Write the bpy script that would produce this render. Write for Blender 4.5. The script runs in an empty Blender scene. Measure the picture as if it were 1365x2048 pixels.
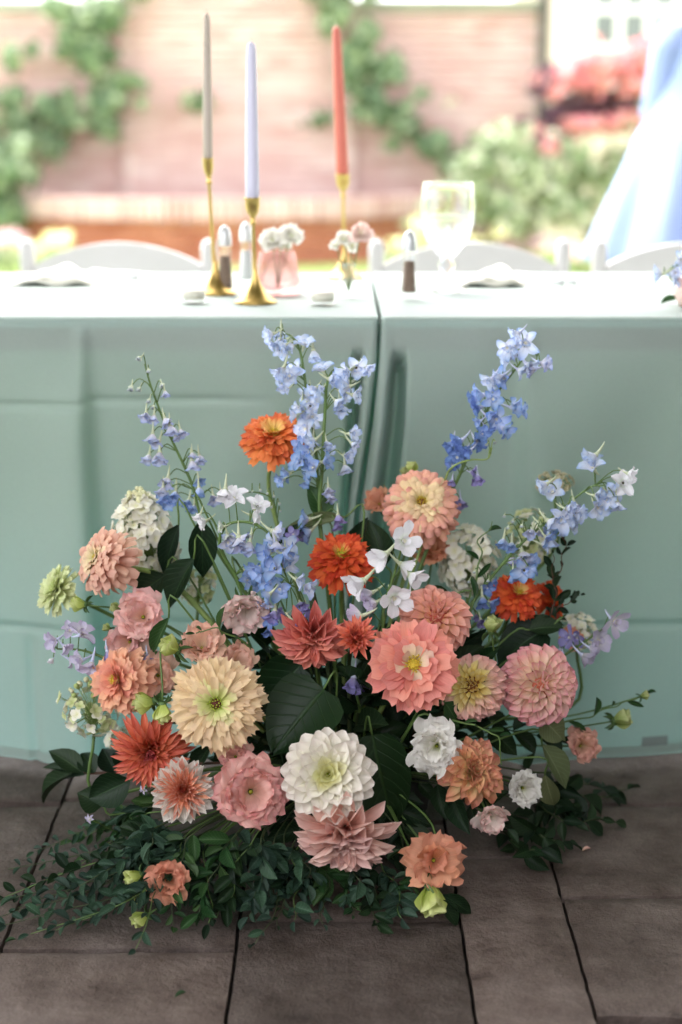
import bpy, math, random
import numpy as np
from mathutils import Vector, Matrix, noise

random.seed(7)
rng = np.random.default_rng(7)
R_ = math.radians
S = bpy.context.scene
COL = S.collection

# ------------------------------------------------------------------ camera
CAM = Vector((0.0, 0.0, 1.056))
PITCH = R_(14.5)
FPX = 2955.0                      # focal length in photo pixels (photo 1365 x 2048)
cd = bpy.data.cameras.new('camera')
cd.sensor_fit = 'VERTICAL'
cd.sensor_height = 36.0
cd.sensor_width = 24.0
cd.lens = FPX / 2048.0 * 36.0
cd.clip_start = 0.05
cd.clip_end = 2000.0
cd.dof.use_dof = True
cd.dof.focus_distance = 2.07
cd.dof.aperture_fstop = 1.9
cam = bpy.data.objects.new('camera', cd)
cam.location = CAM
cam.rotation_euler = (math.pi / 2 - PITCH, 0, 0)
COL.objects.link(cam)
S.camera = cam

# ------------------------------------------------------------------ world, sun, exposure
SUN_EL, SUN_AZ = R_(60), R_(-28)       # azimuth measured from +Y towards +X (where the sun stands)
world = bpy.data.worlds.new('World')
S.world = world
world.use_nodes = True
wn = world.node_tree
sky = wn.nodes.new('ShaderNodeTexSky')
sky.sky_type = 'NISHITA'
sky.sun_disc = False
sky.sun_elevation = SUN_EL
sky.sun_rotation = SUN_AZ
sky.air_density = 1.0
sky.dust_density = 2.0
sky.ozone_density = 1.0
bg = wn.nodes['Background']
bg.inputs['Strength'].default_value = 0.15
hsv = wn.nodes.new('ShaderNodeHueSaturation')          # thin overcast: the blue of the sky is milky
hsv.inputs['Saturation'].default_value = 0.12
wn.links.new(sky.outputs[0], hsv.inputs['Color'])
wn.links.new(hsv.outputs[0], bg.inputs[0])
sd = bpy.data.lights.new('sun', 'SUN')
sd.energy = 0.85
sd.angle = R_(14)
sd.color = (1.0, 0.97, 0.93)
sun = bpy.data.objects.new('sun', sd)
sdir = Vector((math.sin(SUN_AZ) * math.cos(SUN_EL), math.cos(SUN_AZ) * math.cos(SUN_EL), math.sin(SUN_EL)))
sun.rotation_euler = sdir.to_track_quat('Z', 'Y').to_euler()
sun.location = (-4, -4, 8)
COL.objects.link(sun)
vs = S.view_settings
vs.view_transform = 'Standard'
vs.look = 'None'
vs.exposure = 2.85
vs.gamma = 1.0
vs.use_curve_mapping = False
S.cycles.use_denoising = True
try:
    S.cycles.denoiser = 'OPENIMAGEDENOISE'
    S.cycles.denoising_input_passes = 'RGB_ALBEDO_NORMAL'
except Exception:
    pass
S.cycles.max_bounces = 8
S.cycles.diffuse_bounces = 3
S.cycles.glossy_bounces = 4
S.cycles.transmission_bounces = 8
S.cycles.transparent_max_bounces = 8
S.cycles.sample_clamp_indirect = 6.0
S.cycles.caustics_reflective = False
S.cycles.caustics_refractive = False

# ------------------------------------------------------------------ helpers
FWD = Vector((0, math.cos(PITCH), -math.sin(PITCH)))
UPV = Vector((0, math.sin(PITCH), math.cos(PITCH)))
RGT = Vector((1, 0, 0))

def ray(px, py):
    return FWD + RGT * ((px - 682.5) / FPX) - UPV * ((py - 1024.0) / FPX)

def at(px, py, Y):
    d = ray(px, py)
    return CAM + d * (Y / d.y)

def atz(px, py, z):
    d = ray(px, py)
    return CAM + d * ((z - CAM.z) / d.z)

def mpp(P):
    return (P - CAM).dot(FWD) / FPX

def lin(c):
    return c / 12.92 if c <= 0.04045 else ((c + 0.055) / 1.055) ** 2.4

def hx(h, k=1.0):
    h = h.lstrip('#')
    return tuple(min(1.0, lin(int(h[i:i + 2], 16) / 255) * k) for i in (0, 2, 4)) + (1.0,)

def rnd(a, b):
    return random.uniform(a, b)

def lerp(a, b, t):
    return a + (b - a) * t

def smooth(a, b, x):
    t = max(0.0, min(1.0, (x - a) / (b - a)))
    return t * t * (3 - 2 * t)

def cr(pts, n):
    """Catmull-Rom samples through pts."""
    pts = [Vector(p) for p in pts]
    if len(pts) == 2:
        return [pts[0].lerp(pts[1], i / n) for i in range(n + 1)]
    P = [pts[0] * 2 - pts[1]] + pts + [pts[-1] * 2 - pts[-2]]
    out = []
    m = len(pts) - 1
    for i in range(n + 1):
        u = i / n * m
        k = min(int(u), m - 1)
        t = u - k
        a, b, c, d = P[k], P[k + 1], P[k + 2], P[k + 3]
        out.append(0.5 * ((2 * b) + (c - a) * t + (2 * a - 5 * b + 4 * c - d) * t * t + (3 * b - a - 3 * c + d) * t ** 3))
    return out

class MB:
    def __init__(self):
        self.v, self.f, self.m, self.uv = [], [], [], None
    def tube(self, pts, rad, n=6, cap=True, inv=None, mi=0):
        pts = [Vector(p) for p in pts]
        if not hasattr(rad, '__len__'):
            rad = [rad] * len(pts)
        b = len(self.v)
        ref = None
        for i, p in enumerate(pts):
            t = (pts[min(i + 1, len(pts) - 1)] - pts[max(i - 1, 0)])
            t = t.normalized() if t.length > 1e-9 else Vector((0, 0, 1))
            if ref is None:
                ref = t.orthogonal().normalized()
            ref = (ref - t * ref.dot(t))
            ref = ref.normalized() if ref.length > 1e-6 else t.orthogonal().normalized()
            q = t.cross(ref)
            for k in range(n):
                a = 2 * math.pi * k / n
                w = p + (ref * math.cos(a) + q * math.sin(a)) * rad[i]
                self.v.append(inv @ w if inv else w)
        for i in range(len(pts) - 1):
            for k in range(n):
                k2 = (k + 1) % n
                self.f.append((b + i * n + k, b + i * n + k2, b + (i + 1) * n + k2, b + (i + 1) * n + k)); self.m.append(mi)
        if cap:
            self.f.append(tuple(b + k for k in reversed(range(n)))); self.m.append(mi)
            e = b + (len(pts) - 1) * n
            self.f.append(tuple(e + k for k in range(n))); self.m.append(mi)
        return self
    def lathe(self, prof, n=24, o=(0, 0, 0), mi=0, M=None):
        b = len(self.v)
        o = Vector(o)
        for r, z in prof:
            for k in range(n):
                a = 2 * math.pi * k / n
                w = Vector((r * math.cos(a), r * math.sin(a), z))
                self.v.append((M @ w if M else w) + o)
        for i in range(len(prof) - 1):
            for k in range(n):
                k2 = (k + 1) % n
                self.f.append((b + i * n + k, b + i * n + k2, b + (i + 1) * n + k2, b + (i + 1) * n + k)); self.m.append(mi)
        return self
    def box(self, lo, hi, mi=0, bev=0.0):
        x0, y0, z0 = lo; x1, y1, z1 = hi
        b = len(self.v)
        if bev <= 0:
            self.v += [Vector(p) for p in ((x0, y0, z0), (x1, y0, z0), (x1, y1, z0), (x0, y1, z0), (x0, y0, z1), (x1, y0, z1), (x1, y1, z1), (x0, y1, z1))]
            for q in ((3, 2, 1, 0), (4, 5, 6, 7), (0, 1, 5, 4), (1, 2, 6, 5), (2, 3, 7, 6), (3, 0, 4, 7)):
                self.f.append(tuple(b + i for i in q)); self.m.append(mi)
        else:
            for z, s in ((z0, 0), (z1 - bev, 0), (z1, bev)):
                self.v += [Vector((x0 + s, y0 + s, z)), Vector((x1 - s, y0 + s, z)), Vector((x1 - s, y1 - s, z)), Vector((x0 + s, y1 - s, z))]
            self.f.append((b + 3, b + 2, b + 1, b)); self.m.append(mi)
            for L in (0, 4):
                for k in range(4):
                    k2 = (k + 1) % 4
                    self.f.append((b + L + k, b + L + k2, b + L + 4 + k2, b + L + 4 + k)); self.m.append(mi)
            self.f.append((b + 8, b + 9, b + 10, b + 11)); self.m.append(mi)
        return self
    def grid(self, P, nu, nv, mi=0, closed=False):
        """P[j*(nu)+i]"""
        b = len(self.v)
        self.v += [Vector(p) for p in P]
        for j in range(nv - 1):
            for i in range(nu - 1):
                self.f.append((b + j * nu + i, b + j * nu + i + 1, b + (j + 1) * nu + i + 1, b + (j + 1) * nu + i)); self.m.append(mi)
        return self
    def mesh(self, name, mats, smooth_=True):
        me = bpy.data.meshes.new(name)
        me.from_pydata([tuple(p) for p in self.v], [], self.f)
        if not isinstance(mats, (list, tuple)):
            mats = [mats]
        for m in mats:
            me.materials.append(m)
        me.polygons.foreach_set('material_index', self.m)
        me.polygons.foreach_set('use_smooth', [bool(smooth_)] * len(self.f))
        me.update()
        return me
    def build(self, name, mats, parent=None, smooth_=True, M=None):
        return add(name, self.mesh(name, mats, smooth_), parent, M)

def add(name, me, parent=None, M=None):
    o = bpy.data.objects.new(name, me)
    COL.objects.link(o)
    if parent is not None:
        o.parent = parent
    if M is not None:
        o.matrix_basis = M
    return o

def tag(o, label=None, cat=None, group=None, kind=None):
    if label: o['label'] = label
    if cat: o['category'] = cat
    if group: o['group'] = group
    if kind: o['kind'] = kind
    return o

def empty(name, M):
    o = bpy.data.objects.new(name, None)
    o.empty_display_size = 0.02
    COL.objects.link(o)
    o.matrix_basis = M if isinstance(M, Matrix) else Matrix.Translation(M)
    return o

def solidify(o, t, off=0):
    m = o.modifiers.new('Solidify', 'SOLIDIFY'); m.thickness = t; m.offset = off
    return o

# ------------------------------------------------------------------ materials
def newmat(name):
    m = bpy.data.materials.new(name)
    m.use_nodes = True
    nt = m.node_tree
    return m, nt, nt.nodes['Principled BSDF'], nt.nodes['Material Output']

def N(nt, t, **kw):
    n = nt.nodes.new(t)
    for k, v in kw.items():
        setattr(n, k, v)
    return n

def ramp(nt, stops, fac):
    r = N(nt, 'ShaderNodeValToRGB')
    e = r.color_ramp.elements
    while len(e) < len(stops):
        e.new(0.5)
    for i, (p, c) in enumerate(stops):
        e[i].position = p
        e[i].color = c if len(c) == 4 else tuple(c) + (1,)
    nt.links.new(fac, r.inputs[0])
    return r

def simple(name, col, rough=0.5, metal=0.0, spec=0.5, var=0.0, scale=20.0, bump=0.0, **kw):
    m, nt, p, out = newmat(name)
    p.inputs['Roughness'].default_value = rough
    p.inputs['Metallic'].default_value = metal
    p.inputs['Specular IOR Level'].default_value = spec
    for k, v in kw.items():
        p.inputs[k].default_value = v
    tc = N(nt, 'ShaderNodeTexCoord')
    nz = N(nt, 'ShaderNodeTexNoise')
    nz.inputs['Scale'].default_value = scale
    nz.inputs['Detail'].default_value = 5
    nt.links.new(tc.outputs['Object'], nz.inputs[0])
    r = ramp(nt, [(0.25, tuple(c * (1 - var) for c in col[:3])), (0.75, tuple(min(1, c * (1 + var)) for c in col[:3]))], nz.outputs[0])
    nt.links.new(r.outputs[0], p.inputs['Base Color'])
    if bump:
        b = N(nt, 'ShaderNodeBump'); b.inputs['Strength'].default_value = bump; b.inputs['Distance'].default_value = 0.005
        nt.links.new(nz.outputs[0], b.inputs['Height']); nt.links.new(b.outputs[0], p.inputs['Normal'])
    return m

def petal_mat(name, stops, transl=0.22, var=0.10, streak=0.16, rough=0.6, lift=None):
    """stops: (position along the petal, hex); light comes through the petal a little."""
    m, nt, p, out = newmat(name)
    L = nt.links.new
    uv = N(nt, 'ShaderNodeUVMap')
    sx = N(nt, 'ShaderNodeSeparateXYZ')
    L(uv.outputs[0], sx.inputs[0])
    oi = N(nt, 'ShaderNodeObjectInfo')
    # fine lengthwise streaks
    mp = N(nt, 'ShaderNodeMapping'); mp.inputs['Scale'].default_value = (26, 1.6, 1)
    L(uv.outputs[0], mp.inputs[0])
    ad = N(nt, 'ShaderNodeVectorMath', operation='ADD')
    L(mp.outputs[0], ad.inputs[0])
    cx = N(nt, 'ShaderNodeCombineXYZ')
    ml = N(nt, 'ShaderNodeMath', operation='MULTIPLY'); ml.inputs[1].default_value = 37
    L(oi.outputs['Random'], ml.inputs[0]); L(ml.outputs[0], cx.inputs[2]); L(cx.outputs[0], ad.inputs[1])
    nz = N(nt, 'ShaderNodeTexNoise'); nz.inputs['Scale'].default_value = 1.0; nz.inputs['Detail'].default_value = 3
    L(ad.outputs[0], nz.inputs[0])
    # shift of the gradient from petal to petal
    sh = N(nt, 'ShaderNodeMath', operation='MULTIPLY_ADD'); sh.inputs[1].default_value = 0.22; sh.inputs[2].default_value = -0.11
    L(nz.outputs[0], sh.inputs[0])
    a2 = N(nt, 'ShaderNodeMath', operation='ADD')
    L(sx.outputs[1], a2.inputs[0]); L(sh.outputs[0], a2.inputs[1])
    rp = ramp(nt, [(q, tuple(v ** (lift or (0.76 if name[:4] in ('delp', 'hydr') else 0.82)) for v in hx(c))) for q, c in stops], a2.outputs[0])
    hs = N(nt, 'ShaderNodeHueSaturation')
    v1 = N(nt, 'ShaderNodeMath', operation='MULTIPLY_ADD'); v1.inputs[1].default_value = 2 * var; v1.inputs[2].default_value = 1 - var
    L(oi.outputs['Random'], v1.inputs[0])
    v2 = N(nt, 'ShaderNodeMath', operation='MULTIPLY_ADD'); v2.inputs[1].default_value = 2 * streak; v2.inputs[2].default_value = -streak
    L(nz.outputs[0], v2.inputs[0])
    v3 = N(nt, 'ShaderNodeMath', operation='ADD'); L(v1.outputs[0], v3.inputs[0]); L(v2.outputs[0], v3.inputs[1])
    L(v3.outputs[0], hs.inputs['Value']); L(rp.outputs[0], hs.inputs['Color'])
    h2 = N(nt, 'ShaderNodeMath', operation='MULTIPLY_ADD'); h2.inputs[1].default_value = 0.016; h2.inputs[2].default_value = 0.492
    L(oi.outputs['Random'], h2.inputs[0]); L(h2.outputs[0], hs.inputs['Hue'])
    mp2 = N(nt, 'ShaderNodeMapping'); mp2.inputs['Scale'].default_value = (3.2, 3.2, 1); L(ad.outputs[0], mp2.inputs[0])
    n2 = N(nt, 'ShaderNodeTexNoise'); n2.inputs['Scale'].default_value = 0.55; n2.inputs['Detail'].default_value = 4; L(mp2.outputs[0], n2.inputs[0])
    b1 = N(nt, 'ShaderNodeMapRange'); L(n2.outputs[0], b1.inputs[0]); b1.inputs[1].default_value = 0.60; b1.inputs[2].default_value = 0.72
    b2 = N(nt, 'ShaderNodeMapRange'); L(sx.outputs[1], b2.inputs[0]); b2.inputs[1].default_value = 0.72; b2.inputs[2].default_value = 1.0
    b3 = N(nt, 'ShaderNodeMath', operation='MULTIPLY'); L(b1.outputs[0], b3.inputs[0]); L(b2.outputs[0], b3.inputs[1])
    b4 = N(nt, 'ShaderNodeMath', operation='MULTIPLY'); L(b3.outputs[0], b4.inputs[0]); b4.inputs[1].default_value = 0.35
    bm = N(nt, 'ShaderNodeMix', data_type='RGBA', blend_type='MULTIPLY'); L(b4.outputs[0], bm.inputs['Factor']); L(hs.outputs[0], bm.inputs['A']); bm.inputs['B'].default_value = (0.62, 0.40, 0.26, 1)
    hs_out = bm.outputs['Result']
    L(hs_out, p.inputs['Base Color'])
    p.inputs['Roughness'].default_value = rough
    p.inputs['Specular IOR Level'].default_value = 0.25
    bp = N(nt, 'ShaderNodeBump'); bp.inputs['Strength'].default_value = 0.25; bp.inputs['Distance'].default_value = 0.0015
    L(nz.outputs[0], bp.inputs['Height']); L(bp.outputs[0], p.inputs['Normal'])
    tr = N(nt, 'ShaderNodeBsdfTranslucent'); L(hs.outputs[0], tr.inputs[0])
    mx = N(nt, 'ShaderNodeMixShader'); mx.inputs[0].default_value = transl
    L(p.outputs[0], mx.inputs[1]); L(tr.outputs[0], mx.inputs[2]); L(mx.outputs[0], out.inputs[0])
    return m

def leaf_mat(name, col, vein, transl=0.18, rough=0.42, nveins=9.0, var=0.25):
    m, nt, p, out = newmat(name)
    L = nt.links.new
    uv = N(nt, 'ShaderNodeUVMap'); sx = N(nt, 'ShaderNodeSeparateXYZ'); L(uv.outputs[0], sx.inputs[0])
    u = N(nt, 'ShaderNodeMath', operation='SUBTRACT'); L(sx.outputs[0], u.inputs[0]); u.inputs[1].default_value = 0.5
    au = N(nt, 'ShaderNodeMath', operation='ABSOLUTE'); L(u.outputs[0], au.inputs[0])
    # side veins slant towards the tip
    sl = N(nt, 'ShaderNodeMath', operation='MULTIPLY_ADD'); L(au.outputs[0], sl.inputs[0]); sl.inputs[1].default_value = -0.55; L(sx.outputs[1], sl.inputs[2])
    fr = N(nt, 'ShaderNodeMath', operation='MULTIPLY'); L(sl.outputs[0], fr.inputs[0]); fr.inputs[1].default_value = nveins * 6.283
    sn = N(nt, 'ShaderNodeMath', operation='COSINE'); L(fr.outputs[0], sn.inputs[0])
    sv = N(nt, 'ShaderNodeMapRange'); L(sn.outputs[0], sv.inputs[0]); sv.inputs[1].default_value = 0.86; sv.inputs[2].default_value = 1.0
    mv = N(nt, 'ShaderNodeMapRange'); L(au.outputs[0], mv.inputs[0]); mv.inputs[1].default_value = 0.035; mv.inputs[2].default_value = 0.01
    mxv = N(nt, 'ShaderNodeMath', operation='MAXIMUM'); L(mv.outputs[0], mxv.inputs[0])
    hv = N(nt, 'ShaderNodeMath', operation='MULTIPLY'); L(sv.outputs[0], hv.inputs[0]); hv.inputs[1].default_value = 0.45
    L(hv.outputs[0], mxv.inputs[1])
    oi = N(nt, 'ShaderNodeObjectInfo')
    geo = N(nt, 'ShaderNodeNewGeometry')
    nz = N(nt, 'ShaderNodeTexNoise'); nz.inputs['Scale'].default_value = 40; nz.inputs['Detail'].default_value = 3
    L(geo.outputs['Position'], nz.inputs[0])
    mc = N(nt, 'ShaderNodeMix', data_type='RGBA'); mc.inputs['A'].default_value = hx(col); mc.inputs['B'].default_value = hx(vein)
    f2 = N(nt, 'ShaderNodeMath', operation='MULTIPLY'); L(mxv.outputs[0], f2.inputs[0]); f2.inputs[1].default_value = 0.6
    L(f2.outputs[0], mc.inputs['Factor'])
    hs = N(nt, 'ShaderNodeHueSaturation')
    v1 = N(nt, 'ShaderNodeMath', operation='MULTIPLY_ADD'); v1.inputs[1].default_value = 2 * var; v1.inputs[2].default_value = 1 - 1.5 * var
    L(oi.outputs['Random'], v1.inputs[0])
    v3 = N(nt, 'ShaderNodeMath', operation='MULTIPLY_ADD'); L(nz.outputs[0], v3.inputs[0]); v3.inputs[1].default_value = 0.5; L(v1.outputs[0], v3.inputs[2])
    L(v3.outputs[0], hs.inputs['Value'])
    hh = N(nt, 'ShaderNodeMath', operation='MULTIPLY_ADD'); hh.inputs[1].default_value = -0.05; hh.inputs[2].default_value = 0.525
    L(oi.outputs['Random'], hh.inputs[0]); L(hh.outputs[0], hs.inputs['Hue'])
    L(mc.outputs['Result'], hs.inputs['Color'])
    L(hs.outputs[0], p.inputs['Base Color'])
    p.inputs['Roughness'].default_value = rough
    p.inputs['Specular IOR Level'].default_value = 0.35
    bp = N(nt, 'ShaderNodeBump'); bp.inputs['Strength'].default_value = 0.5; bp.inputs['Distance'].default_value = 0.002; bp.invert = True
    L(mxv.outputs[0], bp.inputs['Height']); L(bp.outputs[0], p.inputs['Normal'])
    tr = N(nt, 'ShaderNodeBsdfTranslucent'); L(hs.outputs[0], tr.inputs[0])
    mx = N(nt, 'ShaderNodeMixShader'); mx.inputs[0].default_value = transl
    L(p.outputs[0], mx.inputs[1]); L(tr.outputs[0], mx.inputs[2]); L(mx.outputs[0], out.inputs[0])
    return m

def cloud_mat(name, cols, transl=0.25):
    """leaf clumps: colour by the leaf (random per island)."""
    m, nt, p, out = newmat(name)
    L = nt.links.new
    g = N(nt, 'ShaderNodeNewGeometry')
    rp = ramp(nt, [(i / max(1, len(cols) - 1), hx(c)) for i, c in enumerate(cols)], g.outputs['Random Per Island'])
    L(rp.outputs[0], p.inputs['Base Color'])
    p.inputs['Roughness'].default_value = 0.5
    tr = N(nt, 'ShaderNodeBsdfTranslucent'); L(rp.outputs[0], tr.inputs[0])
    mx = N(nt, 'ShaderNodeMixShader'); mx.inputs[0].default_value = transl
    L(p.outputs[0], mx.inputs[1]); L(tr.outputs[0], mx.inputs[2]); L(mx.outputs[0], out.inputs[0])
    return m

def glass_mat(name, col=(1, 1, 1, 1), rough=0.0, ior=1.45, mixf=0.72):
    m, nt, p, out = newmat(name)
    L = nt.links.new
    g = N(nt, 'ShaderNodeBsdfGlass'); g.inputs['Color'].default_value = col; g.inputs['Roughness'].default_value = rough; g.inputs['IOR'].default_value = ior
    t = N(nt, 'ShaderNodeBsdfTransparent'); t.inputs[0].default_value = col
    mx = N(nt, 'ShaderNodeMixShader'); mx.inputs[0].default_value = mixf
    L(g.outputs[0], mx.inputs[1]); L(t.outputs[0], mx.inputs[2]); L(mx.outputs[0], out.inputs[0])
    return m

def stone_mat():
    m, nt, p, out = newmat('paver_stone')
    L = nt.links.new
    g = N(nt, 'ShaderNodeNewGeometry'); oi = N(nt, 'ShaderNodeObjectInfo')
    def noi(scale, det, rough=0.55):
        n = N(nt, 'ShaderNodeTexNoise'); n.inputs['Scale'].default_value = scale; n.inputs['Detail'].default_value = det; n.inputs['Roughness'].default_value = rough
        L(g.outputs['Position'], n.inputs[0]); return n
    big, mid, fine, grain = noi(5.5, 4), noi(19, 6, 0.6), noi(90, 4), noi(330, 3, 0.7)
    r1 = ramp(nt, [(0.30, hx('#3a2e28')), (0.50, hx('#594a44')), (0.70, hx('#786a65'))], big.outputs[0])
    r2 = ramp(nt, [(0.28, hx('#231a16')), (0.40, hx('#56473f')), (0.70, hx('#7d6e66'))], mid.outputs[0])
    mx = N(nt, 'ShaderNodeMix', data_type='RGBA'); mx.inputs['Factor'].default_value = 0.5
    L(r1.outputs[0], mx.inputs['A']); L(r2.outputs[0], mx.inputs['B'])
    hs = N(nt, 'ShaderNodeHueSaturation'); hs.inputs['Saturation'].default_value = 0.9
    v = N(nt, 'ShaderNodeMath', operation='MULTIPLY_ADD'); v.inputs[1].default_value = 0.7; v.inputs[2].default_value = 0.56; L(oi.outputs['Random'], v.inputs[0])
    v2 = N(nt, 'ShaderNodeMath', operation='MULTIPLY_ADD'); v2.inputs[1].default_value = 1.5; L(grain.outputs[0], v2.inputs[0]); 
    v3 = N(nt, 'ShaderNodeMath', operation='SUBTRACT'); L(v2.outputs[0], v3.inputs[0]); v3.inputs[1].default_value = 0.58
    L(v.outputs[0], v2.inputs[2]); L(v3.outputs[0], hs.inputs['Value']); L(mx.outputs['Result'], hs.inputs['Color'])
    # dark damp stains with their own outline
    st = noi(7.5, 5, 0.62)
    rs = ramp(nt, [(0.655, (1, 1, 1)), (0.69, (0.42, 0.40, 0.38))], st.outputs[0])
    mm = N(nt, 'ShaderNodeMix', data_type='RGBA', blend_type='MULTIPLY'); mm.inputs['Factor'].default_value = 0.8
    L(hs.outputs[0], mm.inputs['A']); L(rs.outputs[0], mm.inputs['B'])
    L(mm.outputs['Result'], p.inputs['Base Color'])
    p.inputs['Roughness'].default_value = 0.72
    p.inputs['Specular IOR Level'].default_value = 0.35
    # cleft ledges + grain
    led = N(nt, 'ShaderNodeMath', operation='SNAP'); led.inputs[1].default_value = 0.11
    L(big.outputs[0], led.inputs[0])
    s1 = N(nt, 'ShaderNodeMath', operation='MULTIPLY_ADD'); L(mid.outputs[0], s1.inputs[0]); s1.inputs[1].default_value = 0.35
    sl = N(nt, 'ShaderNodeMath', operation='MULTIPLY'); L(led.outputs[0], sl.inputs[0]); sl.inputs[1].default_value = 2.2
    L(sl.outputs[0], s1.inputs[2])
    s2 = N(nt, 'ShaderNodeMath', operation='MULTIPLY_ADD'); L(fine.outputs[0], s2.inputs[0]); s2.inputs[1].default_value = 0.14; L(s1.outputs[0], s2.inputs[2])
    s3 = N(nt, 'ShaderNodeMath', operation='MULTIPLY_ADD'); L(grain.outputs[0], s3.inputs[0]); s3.inputs[1].default_value = 0.07; L(s2.outputs[0], s3.inputs[2])
    bp = N(nt, 'ShaderNodeBump'); bp.inputs['Strength'].default_value = 1.0; bp.inputs['Distance'].default_value = 0.022
    L(s3.outputs[0], bp.inputs['Height']); L(bp.outputs[0], p.inputs['Normal'])
    return m

def cloth_mat():
    m, nt, p, out = newmat('aqua_linen')
    L = nt.links.new
    tc = N(nt, 'ShaderNodeTexCoord')
    nz = N(nt, 'ShaderNodeTexNoise'); nz.inputs['Scale'].default_value = 3.0; nz.inputs['Detail'].default_value = 4
    L(tc.outputs['Object'], nz.inputs[0])
    r = ramp(nt, [(0.3, hx('#adbab2')), (0.7, hx('#b7c3bb'))], nz.outputs[0])
    mp = N(nt, 'ShaderNodeMapping'); mp.inputs['Scale'].default_value = (900, 900, 120); L(tc.outputs['Object'], mp.inputs[0])
    w1 = N(nt, 'ShaderNodeTexNoise'); w1.inputs['Scale'].default_value = 1.0; L(mp.outputs[0], w1.inputs[0])
    mp2 = N(nt, 'ShaderNodeMapping'); mp2.inputs['Scale'].default_value = (120, 120, 900); L(tc.outputs['Object'], mp2.inputs[0])
    w2 = N(nt, 'ShaderNodeTexNoise'); w2.inputs['Scale'].default_value = 1.0; L(mp2.outputs[0], w2.inputs[0])
    ws = N(nt, 'ShaderNodeMath', operation='ADD'); L(w1.outputs[0], ws.inputs[0]); L(w2.outputs[0], ws.inputs[1])
    bp = N(nt, 'ShaderNodeBump'); bp.inputs['Strength'].default_value = 0.12; bp.inputs['Distance'].default_value = 0.001
    L(ws.outputs[0], bp.inputs['Height']); L(bp.outputs[0], p.inputs['Normal'])
    wv = N(nt, 'ShaderNodeMapRange'); L(ws.outputs[0], wv.inputs[0]); wv.inputs[1].default_value = 0.6; wv.inputs[2].default_value = 1.4; wv.inputs[3].default_value = 0.94; wv.inputs[4].default_value = 1.04
    hs = N(nt, 'ShaderNodeHueSaturation'); L(r.outputs[0], hs.inputs['Color']); L(wv.outputs[0], hs.inputs['Value'])
    L(hs.outputs[0], p.inputs['Base Color'])
    p.inputs['Roughness'].default_value = 0.6
    p.inputs['Specular IOR Level'].default_value = 0.4
    p.inputs['Sheen Weight'].default_value = 0.15
    p.inputs['Sheen Roughness'].default_value = 0.4
    tr = N(nt, 'ShaderNodeBsdfTranslucent'); tr.inputs[0].default_value = hx('#7ec6c0')
    mx = N(nt, 'ShaderNodeMixShader'); mx.inputs[0].default_value = 0.30
    L(p.outputs[0], mx.inputs[1]); L(tr.outputs[0], mx.inputs[2]); L(mx.outputs[0], out.inputs[0])
    return m

def brick_mat(name='brick_clay', cols=('#c99d9a', '#d9b6b3', '#d0a9a6', '#e0c4c1')):
    m, nt, p, out = newmat(name)
    L = nt.links.new
    g = N(nt, 'ShaderNodeNewGeometry'); oi = N(nt, 'ShaderNodeObjectInfo')
    a = N(nt, 'ShaderNodeMath', operation='ADD'); L(g.outputs['Random Per Island'], a.inputs[0]); L(oi.outputs['Random'], a.inputs[1])
    fr = N(nt, 'ShaderNodeMath', operation='FRACT'); L(a.outputs[0], fr.inputs[0])
    r = ramp(nt, [(i / 3, hx(c)) for i, c in enumerate(cols)], fr.outputs[0])
    L(r.outputs[0], p.inputs['Base Color'])
    p.inputs['Roughness'].default_value = 0.85
    return m

M = {}
M['stone'] = stone_mat()
M['joint'] = simple('joint_sand', hx('#241e1a'), 0.95, var=0.3, scale=80)
M['lawn'] = simple('lawn_green', hx('#93a860'), 0.9, var=0.35, scale=6, bump=0.4)
M['cloth'] = cloth_mat()
M['tablewood'] = simple('table_wood', hx('#7a6a58'), 0.6, var=0.15, scale=12)
M['tableleg'] = simple('table_steel', hx('#6f6f6f'), 0.4, metal=0.6)
M['chairwhite'] = simple('chair_white_resin', hx('#cfcacb'), 0.35, var=0.02)
M['brass'] = simple('brass', hx('#cfae6a'), 0.34, metal=1.0, var=0.12, scale=30)
M['candle_taupe'] = simple('wax_taupe', hx('#bcada1'), 0.45, var=0.02)
M['candle_lilac'] = simple('wax_lilac', hx('#dedaf0'), 0.45, var=0.02)
M['candle_coral'] = simple('wax_coral', hx('#dd7666'), 0.45, var=0.03)
M['wick'] = simple('wick', hx('#d8d0c4'), 0.9)
M['wax_cream'] = simple('wax_cream', hx('#fbf4e4'), 0.5)
M['glass'] = glass_mat('clear_glass', mixf=0.88)
M['goblet'] = glass_mat('goblet_glass', (1, 1, 1, 1), 0.0, mixf=0.5)
M['pinkglass'] = glass_mat('pink_glass', hx('#fdecea'))
M['water'] = glass_mat('water', (0.97, 0.98, 1, 1), ior=1.33)
M['chrome'] = simple('chrome', hx('#d8d8da'), 0.55, metal=1.0)
M['pepper'] = simple('pepper', hx('#8a7566'), 0.9, var=0.5, scale=900)
M['salt'] = simple('salt', hx('#eeeeee'), 0.9)
M['napkin'] = simple('napkin_cream', hx('#f4efe4'), 0.9, var=0.03)
M['brick'] = brick_mat()
M['brick_terra'] = brick_mat('brick_terracotta', ['#a8614a', '#bd7860', '#b26c56', '#ca8e76'])
M['mortar'] = simple('mortar', hx('#dac5c1'), 0.95, var=0.1)
M['coping'] = simple('coping_stone', hx('#a9aba0'), 0.9, var=0.15, scale=4)
M['darkmetal'] = simple('dark_gutter', hx('#4a4643'), 0.5)
M['whitetrim'] = simple('white_trim', hx('#eeeeee'), 0.5)
M['plaster'] = simple('pale_render', hx('#d9cdbd'), 0.9, var=0.08, scale=3)
M['pane'] = simple('window_pane', hx('#6d7476'), 0.08, spec=0.8)
M['roofwood'] = simple('roof_boards', hx('#6f6a64'), 0.8, var=0.1, scale=4)
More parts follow.
